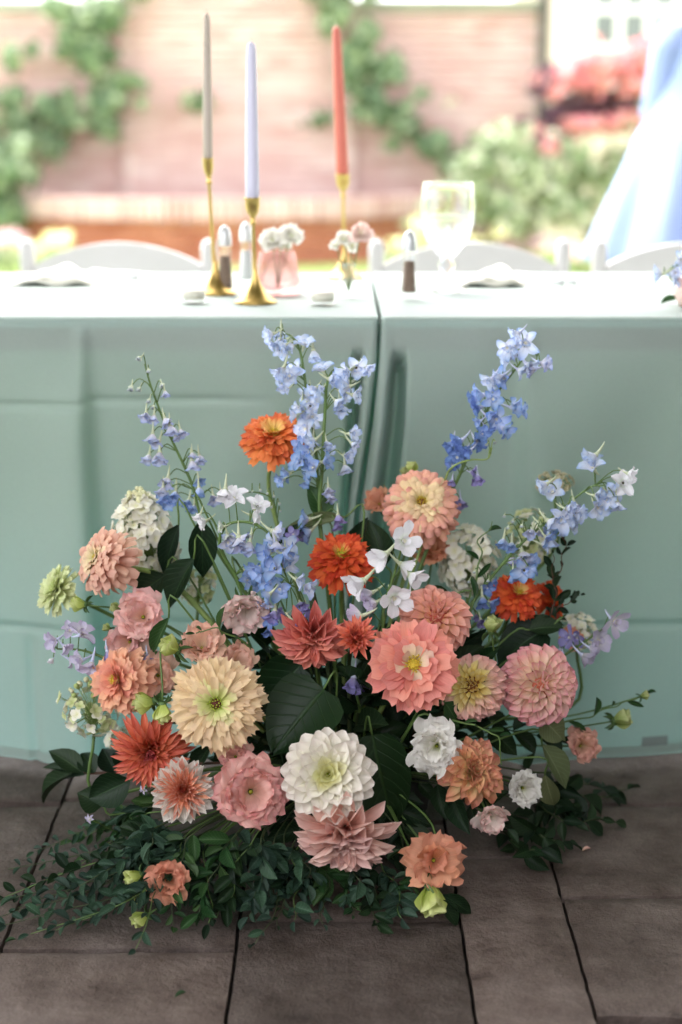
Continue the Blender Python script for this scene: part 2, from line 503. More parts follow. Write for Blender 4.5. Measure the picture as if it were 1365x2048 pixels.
M['dress'] = simple('pale_blue_chiffon', hx('#9fb0e0'), 0.8, var=0.04, scale=4)
M['skin'] = simple('skin', hx('#d9a98c'), 0.5, var=0.03)
M['hair'] = simple('brown_hair', hx('#4a3324'), 0.5, var=0.2, scale=60)
M['bowl'] = simple('dark_ceramic', hx('#2b2d2a'), 0.6, var=0.1)
M['patch'] = simple('sewn_patch', hx('#8c9a96'), 0.9, var=0.04)

M['leaf_dark'] = leaf_mat('leaf_dark', '#1d321c', '#3c5834', rough=0.5, var=0.35)
M['leaf_broad'] = leaf_mat('leaf_broad', '#193018', '#2c4824', nveins=7, var=0.15)
M['leaf_mid'] = leaf_mat('leaf_mid', '#33522c', '#64824f', var=0.35)
M['leaf_grey'] = leaf_mat('leaf_grey', '#37503f', '#5d7866', rough=0.5, nveins=6, var=0.42)
M['leaf_olive'] = leaf_mat('leaf_olive', '#6c7450', '#97a076')
M['stem'] = simple('stem_green', hx('#5f7a3f'), 0.5, var=0.2, scale=60)
M['stem_dark'] = simple('stem_dark', hx('#3d4a2a'), 0.55, var=0.25, scale=60)
M['stem_red'] = simple('stem_reddish', hx('#6a4638'), 0.55, var=0.2, scale=60)
M['stem_pale'] = simple('stem_pale', hx('#8ca25a'), 0.5, var=0.15, scale=60)
M['sepal'] = simple('sepal_green', hx('#4f6a3a'), 0.55, var=0.25, scale=90)

M['z_orange'] = petal_mat('zinnia_orange', [(0.0, '#f3b04a'), (0.35, '#ee7a35'), (1.0, '#ee7440')])
M['z_orange_in'] = petal_mat('zinnia_orange_inner', [(0.0, '#e8c85a'), (0.6, '#f2c069'), (1.0, '#f0954a')])
M['z_red'] = petal_mat('zinnia_vermilion', [(0.0, '#e88a2e'), (0.4, '#e8562a'), (1.0, '#e04c26')])
M['z_red_in'] = petal_mat('zinnia_vermilion_inner', [(0.0, '#c9c04a'), (0.6, '#eaa050'), (1.0, '#ea6a34')])
M['z_peach'] = petal_mat('zinnia_peach', [(0.0, '#f6d79a'), (0.4, '#f7c299'), (0.85, '#f3a88c'), (1.0, '#f0a090')])
M['z_peach_in'] = petal_mat('zinnia_peach_inner', [(0.0, '#e6d878'), (0.5, '#f8dca2'), (1.0, '#f6cf9f')])
M['z_salmon'] = petal_mat('zinnia_salmon', [(0.0, '#f0b58a'), (0.5, '#eda88a'), (1.0, '#eeb59c')])
M['z_salmon_in'] = petal_mat('zinnia_salmon_inner', [(0.0, '#dfe088'), (0.5, '#f2dca8'), (1.0, '#f2c9a6')])
M['z_apricot'] = petal_mat('zinnia_apricot', [(0.0, '#f2a080'), (0.5, '#ee9878'), (1.0, '#efac88')])
M['z_apricot_in'] = petal_mat('zinnia_apricot_inner', [(0.0, '#e9c080'), (0.5, '#f08a70'), (1.0, '#ee9a7c')])
M['z_lime'] = petal_mat('zinnia_lime', [(0.0, '#c3d17c'), (0.6, '#d3dc95'), (1.0, '#e0e5ae')])
M['z_cream'] = petal_mat('zinnia_cream', [(0.0, '#e2dc98'), (0.35, '#f1d6a4'), (1.0, '#f2cfa2')], var=0.06)
M['z_cream_in'] = petal_mat('zinnia_cream_inner', [(0.0, '#b8c352'), (0.6, '#dcdc8a'), (1.0, '#efe0a6')])
M['z_coral'] = petal_mat('zinnia_coral', [(0.0, '#e87a62'), (0.5, '#f08674'), (1.0, '#f29484')], var=0.07)
M['z_coral_in'] = petal_mat('zinnia_coral_inner', [(0.0, '#e2c986'), (0.6, '#f6d4b0'), (1.0, '#f4c0aa')])
M['d_white'] = petal_mat('dahlia_white', [(0.0, '#e9e48c'), (0.35, '#f7f0c8'), (0.7, '#fbf4e2'), (1.0, '#f9ece2')], var=0.04, streak=0.05)
M['d_white_in'] = petal_mat('dahlia_white_inner', [(0.0, '#cfcf62'), (0.6, '#efe9a4'), (1.0, '#f3efc8')], var=0.05)
M['d_coral'] = petal_mat('dahlia_coral', [(0.0, '#dd6f58'), (0.6, '#e87a66'), (1.0, '#ee8f82')])
M['d_cactus'] = petal_mat('dahlia_cactus_coral', [(0.0, '#f2a052'), (0.45, '#ef7a58'), (1.0, '#f08674')])
M['d_cactus_in'] = petal_mat('dahlia_cactus_inner', [(0.0, '#d2584a'), (1.0, '#ee7258')])
M['d_salmon'] = petal_mat('dahlia_salmon', [(0.0, '#f4c088'), (0.5, '#f6aa94'), (1.0, '#f8b8a8')])
M['d_red'] = petal_mat('dahlia_red_coral', [(0.0, '#e59a50'), (0.4, '#e0683f'), (1.0, '#e2715c')])
M['d_red_in'] = petal_mat('dahlia_red_inner', [(0.0, '#7d2426'), (0.6, '#b8403e'), (1.0, '#dc6a66')])
M['d_two'] = petal_mat('dahlia_orange_heart', [(0.0, '#ee8048'), (0.5, '#f2966e'), (1.0, '#f4b29c')])
M['d_two_out'] = petal_mat('dahlia_white_rim', [(0.0, '#f2d6b4'), (0.4, '#f6e9da'), (1.0, '#f8f0e8')], var=0.05)
M['d_mauve'] = petal_mat('dahlia_dusty_pink', [(0.0, '#da8878'), (0.5, '#e6a898'), (1.0, '#f0c6bc')])
M['d_ball_yel'] = petal_mat('ball_dahlia_yellow', [(0.0, '#dcb848'), (0.6, '#f0dc8c'), (1.0, '#f4e2a4')])
M['d_ball_pink'] = petal_mat('ball_dahlia_pink', [(0.0, '#f4e2a4'), (0.5, '#f8d0b8'), (1.0, '#f6b8b0')])
M['d_pom'] = petal_mat('pompon_pink', [(0.0, '#f8dcb4'), (0.5, '#f8cdb8'), (0.85, '#f4adac'), (1.0, '#ec96a6')])
M['d_wilt'] = petal_mat('dahlia_faded', [(0.0, '#f2d882'), (0.5, '#f4d494'), (0.78, '#eaa87c'), (1.0, '#d97e68')], var=0.16)
M['l_pink'] = petal_mat('lisianthus_pink', [(0.0, '#eec4a4'), (0.4, '#f3bcaa'), (0.88, '#f2b2a6'), (1.0, '#ea9792')], transl=0.3)
M['l_blush'] = petal_mat('lisianthus_blush', [(0.0, '#f4e8d0'), (0.5, '#f8e4d8'), (0.88, '#f6d8ce'), (1.0, '#f0b8b4')], transl=0.3)
M['l_rose'] = petal_mat('lisianthus_rose', [(0.0, '#f2b696'), (0.5, '#f4c6b8'), (1.0, '#eeaea8')], transl=0.3)
M['l_peach'] = petal_mat('lisianthus_peach', [(0.0, '#e8c49a'), (0.5, '#f0c3a6'), (1.0, '#eeb29c')], transl=0.3)
M['l_white'] = petal_mat('lisianthus_white', [(0.0, '#dfe3a8'), (0.35, '#f3f0e2'), (1.0, '#f6f1ea')], transl=0.3, var=0.05)
M['l_orange'] = petal_mat('lisianthus_orange', [(0.0, '#c97a4c'), (0.5, '#e8a07c'), (1.0, '#ee9a78')], transl=0.3)
M['l_dusty'] = petal_mat('lisianthus_dusty', [(0.0, '#a98a62'), (0.5, '#d09c80'), (1.0, '#dc9888')], transl=0.25)
M['bud_lime'] = petal_mat('bud_lime', [(0.0, '#a9bd4c'), (0.6, '#c6d468'), (1.0, '#d9df90')])
M['bud_green'] = petal_mat('bud_green', [(0.0, '#7f9a4a'), (0.6, '#a9ba66'), (1.0, '#ccd28c')])
M['p_pale'] = petal_mat('delphinium_pale', [(0.0, '#f1eff6'), (0.5, '#d8e1f6'), (0.82, '#b8caf0'), (1.0, '#84a2dc')], transl=0.3)
M['p_blue'] = petal_mat('delphinium_blue', [(0.0, '#dfe3f4'), (0.4, '#acc0ea'), (0.8, '#82a2de'), (1.0, '#5c82cc')], transl=0.3)
M['p_deep'] = petal_mat('delphinium_deep', [(0.0, '#b8c2e6'), (0.4, '#7492d2'), (1.0, '#4a68b4')], transl=0.3)
M['p_lilac'] = petal_mat('delphinium_lilac', [(0.0, '#e6e2e8'), (0.5, '#cfcfe6'), (0.85, '#a8b4e2'), (1.0, '#7890d2')], transl=0.3)
M['p_white'] = petal_mat('delphinium_white', [(0.0, '#dfe8d4'), (0.4, '#f4f2f6'), (1.0, '#f3eef6')], transl=0.3, var=0.04)
M['p_lav'] = petal_mat('delphinium_lavender', [(0.0, '#f0ece8'), (0.45, '#d9cfe6'), (1.0, '#c4b6de')], transl=0.3)
M['p_violet'] = petal_mat('delphinium_violet', [(0.0, '#b8b0d4'), (0.5, '#9088c4'), (1.0, '#786cb4')], transl=0.25)
M['p_bud'] = petal_mat('delphinium_bud', [(0.0, '#c3cfa2'), (0.5, '#d5dcc4'), (1.0, '#aeb8cc')], transl=0.25)
M['spur_green'] = simple('spur_pale_green', hx('#c9cfae'), 0.6, var=0.15, scale=80)
M['spur_blue'] = simple('spur_pale_blue', hx('#c9cde6'), 0.6, var=0.12, scale=80)
M['eye'] = simple('floret_eye', hx('#e9e2c8'), 0.7, var=0.2, scale=300)
M['eye_dark'] = simple('floret_eye_dark', hx('#5d5a44'), 0.7, var=0.3, scale=300)
M['hyd'] = petal_mat('hydrangea_cream', [(0.0, '#ece8b0'), (0.4, '#fbf5dc'), (1.0, '#fcf6e6')], var=0.06, transl=0.2, streak=0.06)
M['hyd_lime'] = petal_mat('hydrangea_lime', [(0.0, '#b3c06a'), (0.5, '#d2d894'), (1.0, '#e0e0a6')], var=0.1)
M['hyd_tan'] = petal_mat('hydrangea_tan', [(0.0, '#9a9060'), (0.5, '#c2b68c'), (1.0, '#cfc29c')], var=0.1)
M['c_yellow'] = simple('centre_yellow', hx('#d6b83a'), 0.7, var=0.3, scale=400)
M['c_lime'] = simple('centre_lime', hx('#a8b83c'), 0.7, var=0.3, scale=400)
M['c_red'] = simple('centre_maroon', hx('#5a1a16'), 0.7, var=0.3, scale=400)
M['c_brown'] = simple('centre_brown', hx('#7a4a22'), 0.7, var=0.3, scale=400)

# ================================================================== SETTING
# ---- lawn and patio
lawn = MB().box((-300, 4.2, -0.3), (300, 600, -0.05)).build('lawn', M['lawn'], smooth_=False)
tag(lawn, kind='structure')
g2 = MB().box((-300, -300, -0.3), (300, 4.197, -0.055)).build('ground', M['lawn'], smooth_=False)
tag(g2, kind='structure')
patio = MB().box((-6, -5, -0.05), (6, 4.2, -0.016)).build('patio', M['joint'], smooth_=False)
tag(patio, kind='structure')

def paver(x0, x1, y0, y1):
    """one cleft stone slab with chipped, uneven edges"""
    j = 0.0026
    x0 += j; x1 -= j; y0 += j * 2.4; y1 -= j * 2.4
    nx, ny = max(4, int((x1 - x0) / 0.02)), max(4, int((y1 - y0) / 0.02))
    zo = rnd(-0.0015, 0.0015); tx, ty = rnd(-0.004, 0.004), rnd(-0.004, 0.004)
    P = []
    for jy in range(ny + 1):
        for ix in range(nx + 1):
            x = lerp(x0, x1, ix / nx); y = lerp(y0, y1, jy / ny)
            edge = ix in (0, nx) or jy in (0, ny)
            q = Vector((x * 9, y * 9, 3.3))
            z = zo + tx * (x - x0) + ty * (y - y0) + 0.0022 * noise.noise(q) + 0.0012 * noise.noise(q * 3.1)
            if ix in (0, nx): x += 0.0022 * noise.noise(Vector((x * 3, y * 40, 9)))
            if jy in (0, ny): y += 0.0022 * noise.noise(Vector((x * 40, y * 3, 5)))
            if edge: z -= 0.0035
            P.append((x, y, z))
    mb = MB().grid(P, nx + 1, ny + 1)
    # skirt
    ring = [i for i in range(nx + 1)] + [k * (nx + 1) + nx for k in range(1, ny + 1)] + [ny * (nx + 1) + i for i in range(nx - 1, -1, -1)] + [k * (nx + 1) for k in range(ny - 1, 0, -1)]
    b = len(mb.v)
    for i in ring:
        p = mb.v[i]; mb.v.append(Vector((p.x, p.y, -0.03)))
    for k in range(len(ring)):
        k2 = (k + 1) % len(ring)
        mb.f.append((ring[k2], ring[k], b + k, b + k2)); mb.m.append(0)
    o = mb.build('paver', M['stone'], patio)
    md = o.modifiers.new('EdgeSplit', 'EDGE_SPLIT'); md.split_angle = R_(50)
    return o

cols = [(-1.385, -1.08, 0.05), (-1.08, -0.77, 0.21), (-0.77, -0.455, 0.0), (-0.455, -0.141, -0.14), (-0.141, 0.165, -0.064), (0.165, 0.314, 0.1), (0.314, 0.62, 0.0), (0.62, 0.925, 0.12), (0.925, 1.23, 0.02)]
for x0, x1, off in cols:
    y = 0.999 + off
    while y < 3.2:
        step = 0.46 if x1 - x0 < 0.2 else 0.301
        if abs(x0 + 0.455) < 1e-3 and y > 1.3:
            step = 0.46 if (int(y * 10) % 2) else 0.301
        paver(x0, x1, y, y + step)
        y += step

# ---- pavilion roof over the tables (outside the frame; it shades the patio)
roof = empty('pavilion', (0, 0, 0))
tag(roof, 'open pavilion roof of grey boards shading the tables and the patio', 'pavilion')
mb = MB()
mb.box((-3.6, 0.1, 2.95), (5.5, 3.6, 3.05)).build('roof', M['roofwood'], roof, False)
for xx in (-3.45, 5.3):
    for yy in (0.25, 3.45):
        MB().box((xx - 0.09, yy - 0.09, -0.011), (xx + 0.09, yy + 0.09, 2.949)).build('post', M['whitetrim'], roof, False)
MB().box((3.0, -1.0, -0.011), (3.15, 3.3, 2.949)).build('side_light_block', M['roofwood'], roof, False)  # unseen slab added to darken the right side
MB().box((-3.58, 1.6, -0.011), (-3.45, 3.3, 2.949)).build('side_light_block', M['roofwood'], roof, False)  # unseen slab added to cut the light from the left
MB().box((-3.44, -0.98, -0.011), (0.899, -0.85, 1.15)).build('low_light_block', M['roofwood'], roof, False)  # added behind the camera to stop low light from the front
MB().box((0.9, -0.98, -0.011), (2.999, -0.85, 2.949)).build('rear_light_block', M['roofwood'], roof, False)  # added behind the camera, unseen; leaves only the left front open to light
MB().box((-3.6, 3.602, 2.85), (5.5, 3.68, 3.08)).build('fascia', M['whitetrim'], roof, False)

# ---- far brick garden wall, chimney breast, basin, house
def brick_mesh(l, h, d, mat='brick'):
    return MB().box((-l / 2, -d / 2, -h / 2), (l / 2, d / 2, h / 2)).mesh('brick', M[mat], False)

WY = 14.0
wall = empty('garden_wall', (0, WY, -0.05))
tag(wall, 'long pale brick garden wall with stone coping behind the lawn', 'brick wall')
MB().box((-6, 0.03, 0), (1.85, 0.3, 2.15)).build('core', M['mortar'], wall, False)
bl, bh = 0.215, 0.065
bm = brick_mesh(bl, bh, 0.06)
rest = MB()
nb = 0
for r in range(28):
    for c in range(36):
        x = -5.9 + c * 0.2255 + (0.112 if r % 2 else 0)
        if x > 1.72: continue
        z = 0.04 + r * 0.0755
        if -3.3 < x < 1.75 and 0.55 < z < 2.1 and nb < 290 and not (-1.95 < x < 0.1):
            add('brick', bm, wall, Matrix.Translation((x, 0.012 + rnd(-0.004, 0.004), z))); nb += 1
        else:
            rest.box((x - bl / 2, -0.018, z - bh / 2), (x + bl / 2, 0.04, z + bh / 2))
tag(rest.build('brick_courses', M['brick'], wall, False), kind='stuff')
MB().box((-6, -0.06, 2.152), (1.86, 0.38, 2.24), bev=0.02).build('coping', M['coping'], wall, False)

chim = empty('chimney_breast', (-0.93, WY - 0.03, -0.05))
tag(chim, 'broad pink brick chimney breast between the two ivy climbers', 'chimney')
MB().box((-1.05, -0.05, 0), (1.05, -0.002, 5.0)).build('core', M['mortar'], chim, False)
rest = MB(); nb = 0
for r in range(64):
    for c in range(10):
        x = -0.98 + c * 0.2255 - (0.1 if r % 2 else 0)
        if x > 1.0 or x < -1.0: continue
        z = 0.04 + r * 0.0755
        if 0.6 < z < 2.4 and nb < 240:
            add('brick', bm, chim, Matrix.Translation((x, -0.055 + rnd(-0.004, 0.004), z))); nb += 1
        else:
            rest.box((x - bl / 2, -0.085, z - bh / 2), (x + bl / 2, -0.04, z + bh / 2))
tag(rest.build('brick_courses', M['brick'], chim, False), kind='stuff')

basin = empty('fountain_basin', (-1.17, WY - 0.27, -0.05))
tag(basin, 'low rounded brick fountain basin topped by upright coping bricks', 'basin')
def arc_pt(a, k=1.0):
    return Vector((1.92 * k * math.cos(a), -1.15 * k * math.sin(a), 0))
mb = MB(); P = []
na = 40
for z in (0, 0.33):
    for i in range(na + 1):
        a = math.pi * i / na; P.append(arc_pt(a, 0.97) + Vector((0, 0, z)))
mb.grid(P, na + 1, 2)
mb.build('core', M['mortar'], basin)
# water-bed inside
mb = MB(); P = []
for k in (0.05, 0.93):
    for i in range(na + 1):
        P.append(arc_pt(math.pi * i / na, k) + Vector((0, 0, 0.40)))
mb.grid(P, na + 1, 2); mb.build('water', M['water'], basin)
def arc_param(step):
    """angles at equal arc length"""
    A = [math.pi * i / 400 for i in range(401)]
    s = [0.0]
    for i in range(400):
        s.append(s[-1] + (arc_pt(A[i + 1]) - arc_pt(A[i])).length)
    n = int(s[-1] / step)
    out = []
    for k in range(n):
        t = (k + 0.5) * s[-1] / n
        i = next(j for j in range(401) if s[j] >= t)
        out.append(A[i])
    return out
def tang(a):
    t = Vector((-1.92 * math.sin(a), -1.15 * math.cos(a), 0)).normalized()
    return math.atan2(t.y, t.x)
bmt = brick_mesh(bl, bh, 0.06, 'brick_terra')
for r in range(5):
    for a in arc_param(0.232):
        a2 = min(math.pi - 0.01, a + (0.06 if r % 2 else 0))
        p = arc_pt(a2) + Vector((0, 0, 0.035 + r * 0.0755))
        add('brick', bmt, basin, Matrix.Translation(p) @ Matrix.Rotation(tang(a2), 4, 'Z'))
sm = brick_mesh(0.062, 0.17, 0.225)
for a in arc_param(0.0725):
    p = arc_pt(a, 0.99) + Vector((0, 0, 0.465))
    add('coping_brick', sm, basin, Matrix.Translation(p) @ Matrix.Rotation(tang(a), 4, 'Z'))

house = empty('house', (3.2, 15.6, -0.05))
tag(house, 'pale rendered house with a white trimmed sash window behind pink shrubs', 'house')
hw = MB()
WX0, WX1, WZ0, WZ1 = 0.0 - 0.72, 0.22, 1.55, 3.0      # window opening (house coordinates)
hw.box((-1.45, 0, 0), (WX0, 0.3, 4.5)); hw.box((WX1, 0, 0), (6, 0.3, 4.5)); hw.box((WX0, 0, 0), (WX1, 0.3, WZ0)); hw.box((WX0, 0, WZ1), (WX1, 0.3, 4.5))
hw.build('wall', M['plaster'], house, False)
MB().box((WX0 - 0.32, -0.05, WZ0 - 0.5), (WX0 + 0.003, 0.02, WZ1 + 0.2), bev=0.01).build('shutter', M['whitetrim'], house, False)
MB().box((WX1 - 0.003, -0.05, WZ0 - 0.5), (WX1 + 0.45, 0.02, WZ1 + 0.2), bev=0.01).build('shutter', M['whitetrim'], house, False)
win = MB()
win.box((WX0, 0.02, WZ0), (WX1, 0.06, WZ0 + 0.06))
nx_, nz_ = 3, 4
for i in range(nx_ + 1):
    x = lerp(WX0 + 0.03, WX1 - 0.03, i / nx_); win.box((x - 0.035, 0.021, WZ0 + 0.06), (x + 0.035, 0.058, WZ1))
for k in range(1, nz_):
    z = lerp(WZ0, WZ1, k / nz_); win.box((WX0 + 0.001, 0.024, z - 0.03), (WX1 - 0.001, 0.055, z + 0.03))
wo = win.build('window', M['whitetrim'], house, False)
pm = MB().box((-0.13, 0, -0.16), (0.13, 0.01, 0.16)).mesh('pane', M['pane'], False)
for i in range(nx_):
    for k in range(nz_):
        add('pane', pm, wo, Matrix.Translation((lerp(WX0 + 0.03, WX1 - 0.03, (i + 0.5) / nx_), 0.066, lerp(WZ0, WZ1, (k + 0.5) / nz_))))

gut = MB()
gut.box((0.25, WY - 0.25, 2.235), (2.05, WY - 0.08, 2.36))
gut.tube([(1.82, WY - 0.1, 2.24), (1.82, WY - 0.1, -0.04)], 0.05, 8)
tag(gut.build('gutter', M['darkmetal'], None, False), 'dark metal gutter and downpipe at the end of the brick wall', 'gutter')

# ---- leaf clumps
def leafcloud(name, blobs, n, size, mat, parent=None, flat=0.0, aspect=0.55):
    """n small leaves spread through ellipsoids (centre, radii, weight); every leaf is two bent triangles"""
    w = np.array([b[2] for b in blobs], float); w /= w.sum()
    idx = rng.choice(len(blobs), n, p=w)
    c = np.array([list(blobs[i][0]) for i in idx]); r = np.array([list(blobs[i][1]) for i in idx])
    d = rng.normal(size=(n, 3)); d /= np.linalg.norm(d, axis=1)[:, None]
    rad = rng.uniform(0.35, 1.0, n) ** 0.6
    p = c + d * r * rad[:, None]
    nrm = d + rng.normal(size=(n, 3)) * 0.7 + np.array([0, -0.4 * flat, 0.3])
    nrm /= np.linalg.norm(nrm, axis=1)[:, None]
    t = np.cross(nrm, rng.normal(size=(n, 3))); t /= np.linalg.norm(t, axis=1)[:, None]
    b = np.cross(nrm, t)
    s = size * rng.uniform(0.6, 1.3, n)[:, None]
    V = np.empty((n, 4, 3))
    V[:, 0] = p - t * s
    V[:, 1] = p + b * s * aspect + nrm * s * 0.15
    V[:, 2] = p + t * s
    V[:, 3] = p - b * s * aspect + nrm * s * 0.15
    me = bpy.data.meshes.new(name)
    me.vertices.add(n * 4); me.vertices.foreach_set('co', V.reshape(-1))
    me.loops.add(n * 6); base = np.arange(n)[:, None] * 4
    me.loops.foreach_set('vertex_index', (base + np.array([0, 1, 2, 0, 2, 3])).reshape(-1).astype(np.int32))
    me.polygons.add(n * 2); me.polygons.foreach_set('loop_start', (np.arange(n * 2) * 3).astype(np.int32))
    me.materials.append(mat); me.update(calc_edges=True)
    return add(name, me, parent)

M['ivy'] = cloud_mat('ivy_leaves', ['#4a6344', '#7d9470', '#b6c29c', '#587556', '#90a67e'])
M['shrub'] = cloud_mat('shrub_leaves', ['#6d8460', '#98a882', '#bcc4a2', '#d2d2ba', '#8aa074', '#c9bfae'])
M['maroon'] = cloud_mat('maroon_leaves', ['#4d3a48', '#6b4c5c', '#84606c'])
M['pinkbl'] = cloud_mat('pink_blossom', ['#e79aa0', '#f2b2ac', '#dc7c90', '#f6c6ba'])
M['palebl'] = cloud_mat('pale_blossom', ['#f3efc0', '#f6e9a0', '#fbf6e0'])
M['pinkpale'] = cloud_mat('pale_pink_blossom', ['#f2c3cf', '#f6d6dc', '#e8a8bc'])

def bg(px, py, Y): return at(px, py, Y)
def blobs(lst, Y, ry=0.25):
    out = []
    rb = random.Random(int(lst[0][0] * 7 + lst[0][1]))
    small = []
    for px, py, rx, rz in lst:
        small.append((px, py, rx * 0.6, rz * 0.6))
        for q in range(6):
            f = rb.uniform(0.15, 0.5)
            small.append((px + rb.gauss(0, 0.72) * rx, py + rb.gauss(0, 0.72) * rz, rx * f, rz * f))
    for px, py, rx, rz in small:
        k = Y / FPX
        out.append((bg(px, py, Y), (rx * k, ry, rz * k), rx * rz))
    return out

def climber(label, spine, lst, Y, n, size, mat='ivy', name='ivy', cat='ivy', group=None):
    root = empty(name, (0, 0, 0)); tag(root, label, cat, group)
    MB().tube(cr([Vector(p) for p in spine], 20), [lerp(0.025, 0.008, i / 20) for i in range(21)], 6).build('stem', M['stem_dark'], root)
    tag(leafcloud('foliage', blobs(lst, Y, 0.16), n, size, M[mat], root, 1.0), kind='stuff')
    return root

Yw = WY - 0.36
climber('leafy green ivy climbing the wall on the near side of the grey candle', [bg(60, 520, Yw), bg(80, 330, Yw), bg(180, 200, Yw), bg(230, 0, Yw)],
        [(215, 20, 70, 60), (180, 110, 60, 70), (215, 200, 70, 50), (120, 215, 70, 45), (60, 260, 80, 50), (20, 300, 60, 50), (165, 60, 50, 50), (240, 160, 35, 40), (20, 200, 40, 60)], Yw, 2600, 0.06)
climber('leafy green ivy sweeping down the wall behind the coral candle', [bg(960, 460, Yw), bg(860, 290, Yw), bg(730, 160, Yw), bg(660, -60, Yw)],
        [(670, 20, 55, 60), (715, 110, 60, 70), (740, 190, 50, 40), (640, 240, 25, 20), (810, 250, 60, 40), (870, 290, 60, 40), (690, -60, 60, 60), (765, 220, 45, 30), (900, 330, 50, 40)], Yw, 2400, 0.06)

def shrub(label, lst, Y, n, size, mat, name='shrub', cat='shrub', ry=0.4, group=None, extra=()):
    root = empty(name, (bg(lst[0][0], 500, Y).x, Y, -0.05)); tag(root, label, cat, group)
    inv = Matrix.Translation(-root.location)
    mb = MB()
    for px, py, rx, rz in lst:
        mb.tube(cr([root.location, root.location + Vector((0, 0, 0.15)), bg(px, py, Y)], 6), [0.02, 0.018, 0.015, 0.012, 0.01, 0.008, 0.006], 5, inv=inv)
    mb.build('stem', M['stem_dark'], root)
    o = leafcloud('foliage', [(inv @ c, r, w) for c, r, w in blobs(lst, Y, ry)], n, size, M[mat], root); tag(o, kind='stuff')
    for bl_, nn, sz, mm in extra:
        o = leafcloud('blossom', [(inv @ c, r, w) for c, r, w in blobs(bl_, Y - 0.25, ry)], nn, sz, M[mm], root); tag(o, kind='stuff')
    return root

shrub('dark green shrub at the foot of the ivy', [(5, 330, 40, 60), (20, 420, 50, 70), (-40, 360, 60, 100)], 12.9, 1500, 0.06, 'ivy')
shrub('tall shrub of dark maroon leaves and pink blossom beneath the house window', [(1180, 200, 110, 40), (1090, 170, 40, 50), (1240, 210, 60, 50), (1120, 230, 60, 40)], 12.6, 900, 0.06, 'maroon',
      extra=[([(1190, 130, 70, 35), (1270, 120, 50, 45), (1190, 165, 55, 25), (1130, 150, 40, 30), (1150, 250, 50, 35), (1230, 250, 60, 30), (1290, 170, 40, 40)], 2300, 0.05, 'pinkbl')])
shrub('loose pale green bush in front of the downpipe', [(960, 330, 90, 60), (1040, 330, 90, 70), (1130, 340, 100, 60), (1010, 410, 110, 60), (1130, 420, 110, 70), (900, 400, 60, 60), (1230, 340, 60, 80), (980, 280, 60, 40)], 12.2, 3000, 0.055, 'shrub',
      extra=[([(950, 470, 60, 10), (1000, 455, 20, 15), (890, 455, 25, 15)], 60, 0.05, 'palebl'), ([(1180, 495, 40, 12), (1090, 480, 30, 10)], 50, 0.05, 'pinkpale')])
shrub('low clump of pale yellow flowers by the basin edge', [(70, 512, 34, 16), (112, 508, 24, 14)], 11.6, 160, 0.05, 'shrub', name='flower_clump', cat='plant',
      extra=[([(108, 478, 16, 12), (75, 492, 12, 10)], 60, 0.05, 'palebl')])
shrub('low clump of pale pink flowers cut off by the frame edge', [(10, 505, 30, 18)], 11.7, 120, 0.05, 'shrub', name='flower_clump', cat='plant', extra=[([(15, 478, 22, 10)], 50, 0.05, 'pinkpale')])
shrub('low clump of yellow flowers at the end of the basin behind the goblet', [(835, 500, 40, 22), (790, 515, 30, 14)], 11.4, 200, 0.05, 'shrub', name='flower_clump', cat='plant',
      extra=[([(845, 452, 20, 12), (800, 485, 20, 10)], 70, 0.05, 'palebl')])
shrub('low clump of pink flowers between the two chairs by the guest', [(1170, 515, 40, 14)], 11.4, 140, 0.05, 'shrub', name='flower_clump', cat='plant', extra=[([(1160, 500, 26, 10)], 60, 0.05, 'pinkpale')])

# ================================================================== TABLES, CHAIRS, GUEST
TY, TZ, TD = 2.37, 0.765, 0.765         # front edge, height, depth
GAPX = 0.0625
def make_table(x0, x1, label):
    t = empty('banquet_table', ((x0 + x1) / 2, TY + TD / 2, 0)); tag(t, label, 'table', 'banquet tables')
    inv = Vector(t.location)
    def bx(n, lo, hi, m, bev=0):
        MB().box(Vector(lo) - inv, Vector(hi) - inv, bev=bev).build(n, m, t, False)
    bx('tabletop', (x0, TY + 0.006, TZ - 0.024), (x1, TY + TD - 0.006, TZ - 0.004), M['tablewood'], 0.003)
    bx('apron', (x0 + 0.001, TY + 0.007, TZ - 0.055), (x1 - 0.001, TY + 0.030, TZ - 0.0245), M['tablewood'])
    bx('apron', (x0 + 0.001, TY + TD - 0.03, TZ - 0.055), (x1 - 0.001, TY + TD - 0.007, TZ - 0.0245), M['tablewood'])
    for lx in (x0 + 0.2, x1 - 0.2):
        for ly in (TY + 0.12, TY + TD - 0.12):
            MB().tube([Vector((lx, ly, TZ - 0.025)) - inv, Vector((lx, ly, 0.001)) - inv], 0.014, 8).build('leg', M['tableleg'], t)
    return t
make_table(-1.78, GAPX - 0.006, 'long folding table under the aqua cloth that carries the candlesticks')
make_table(GAPX + 0.006, 1.9, 'long folding table under the aqua cloth that carries the water goblet')

def interp(tab, d):
    for (d0, v0), (d1, v1) in zip(tab, tab[1:]):
        if d <= d1:
            return lerp(v0, v1, max(0, (d - d0) / (d1 - d0)))
    return tab[-1][1]

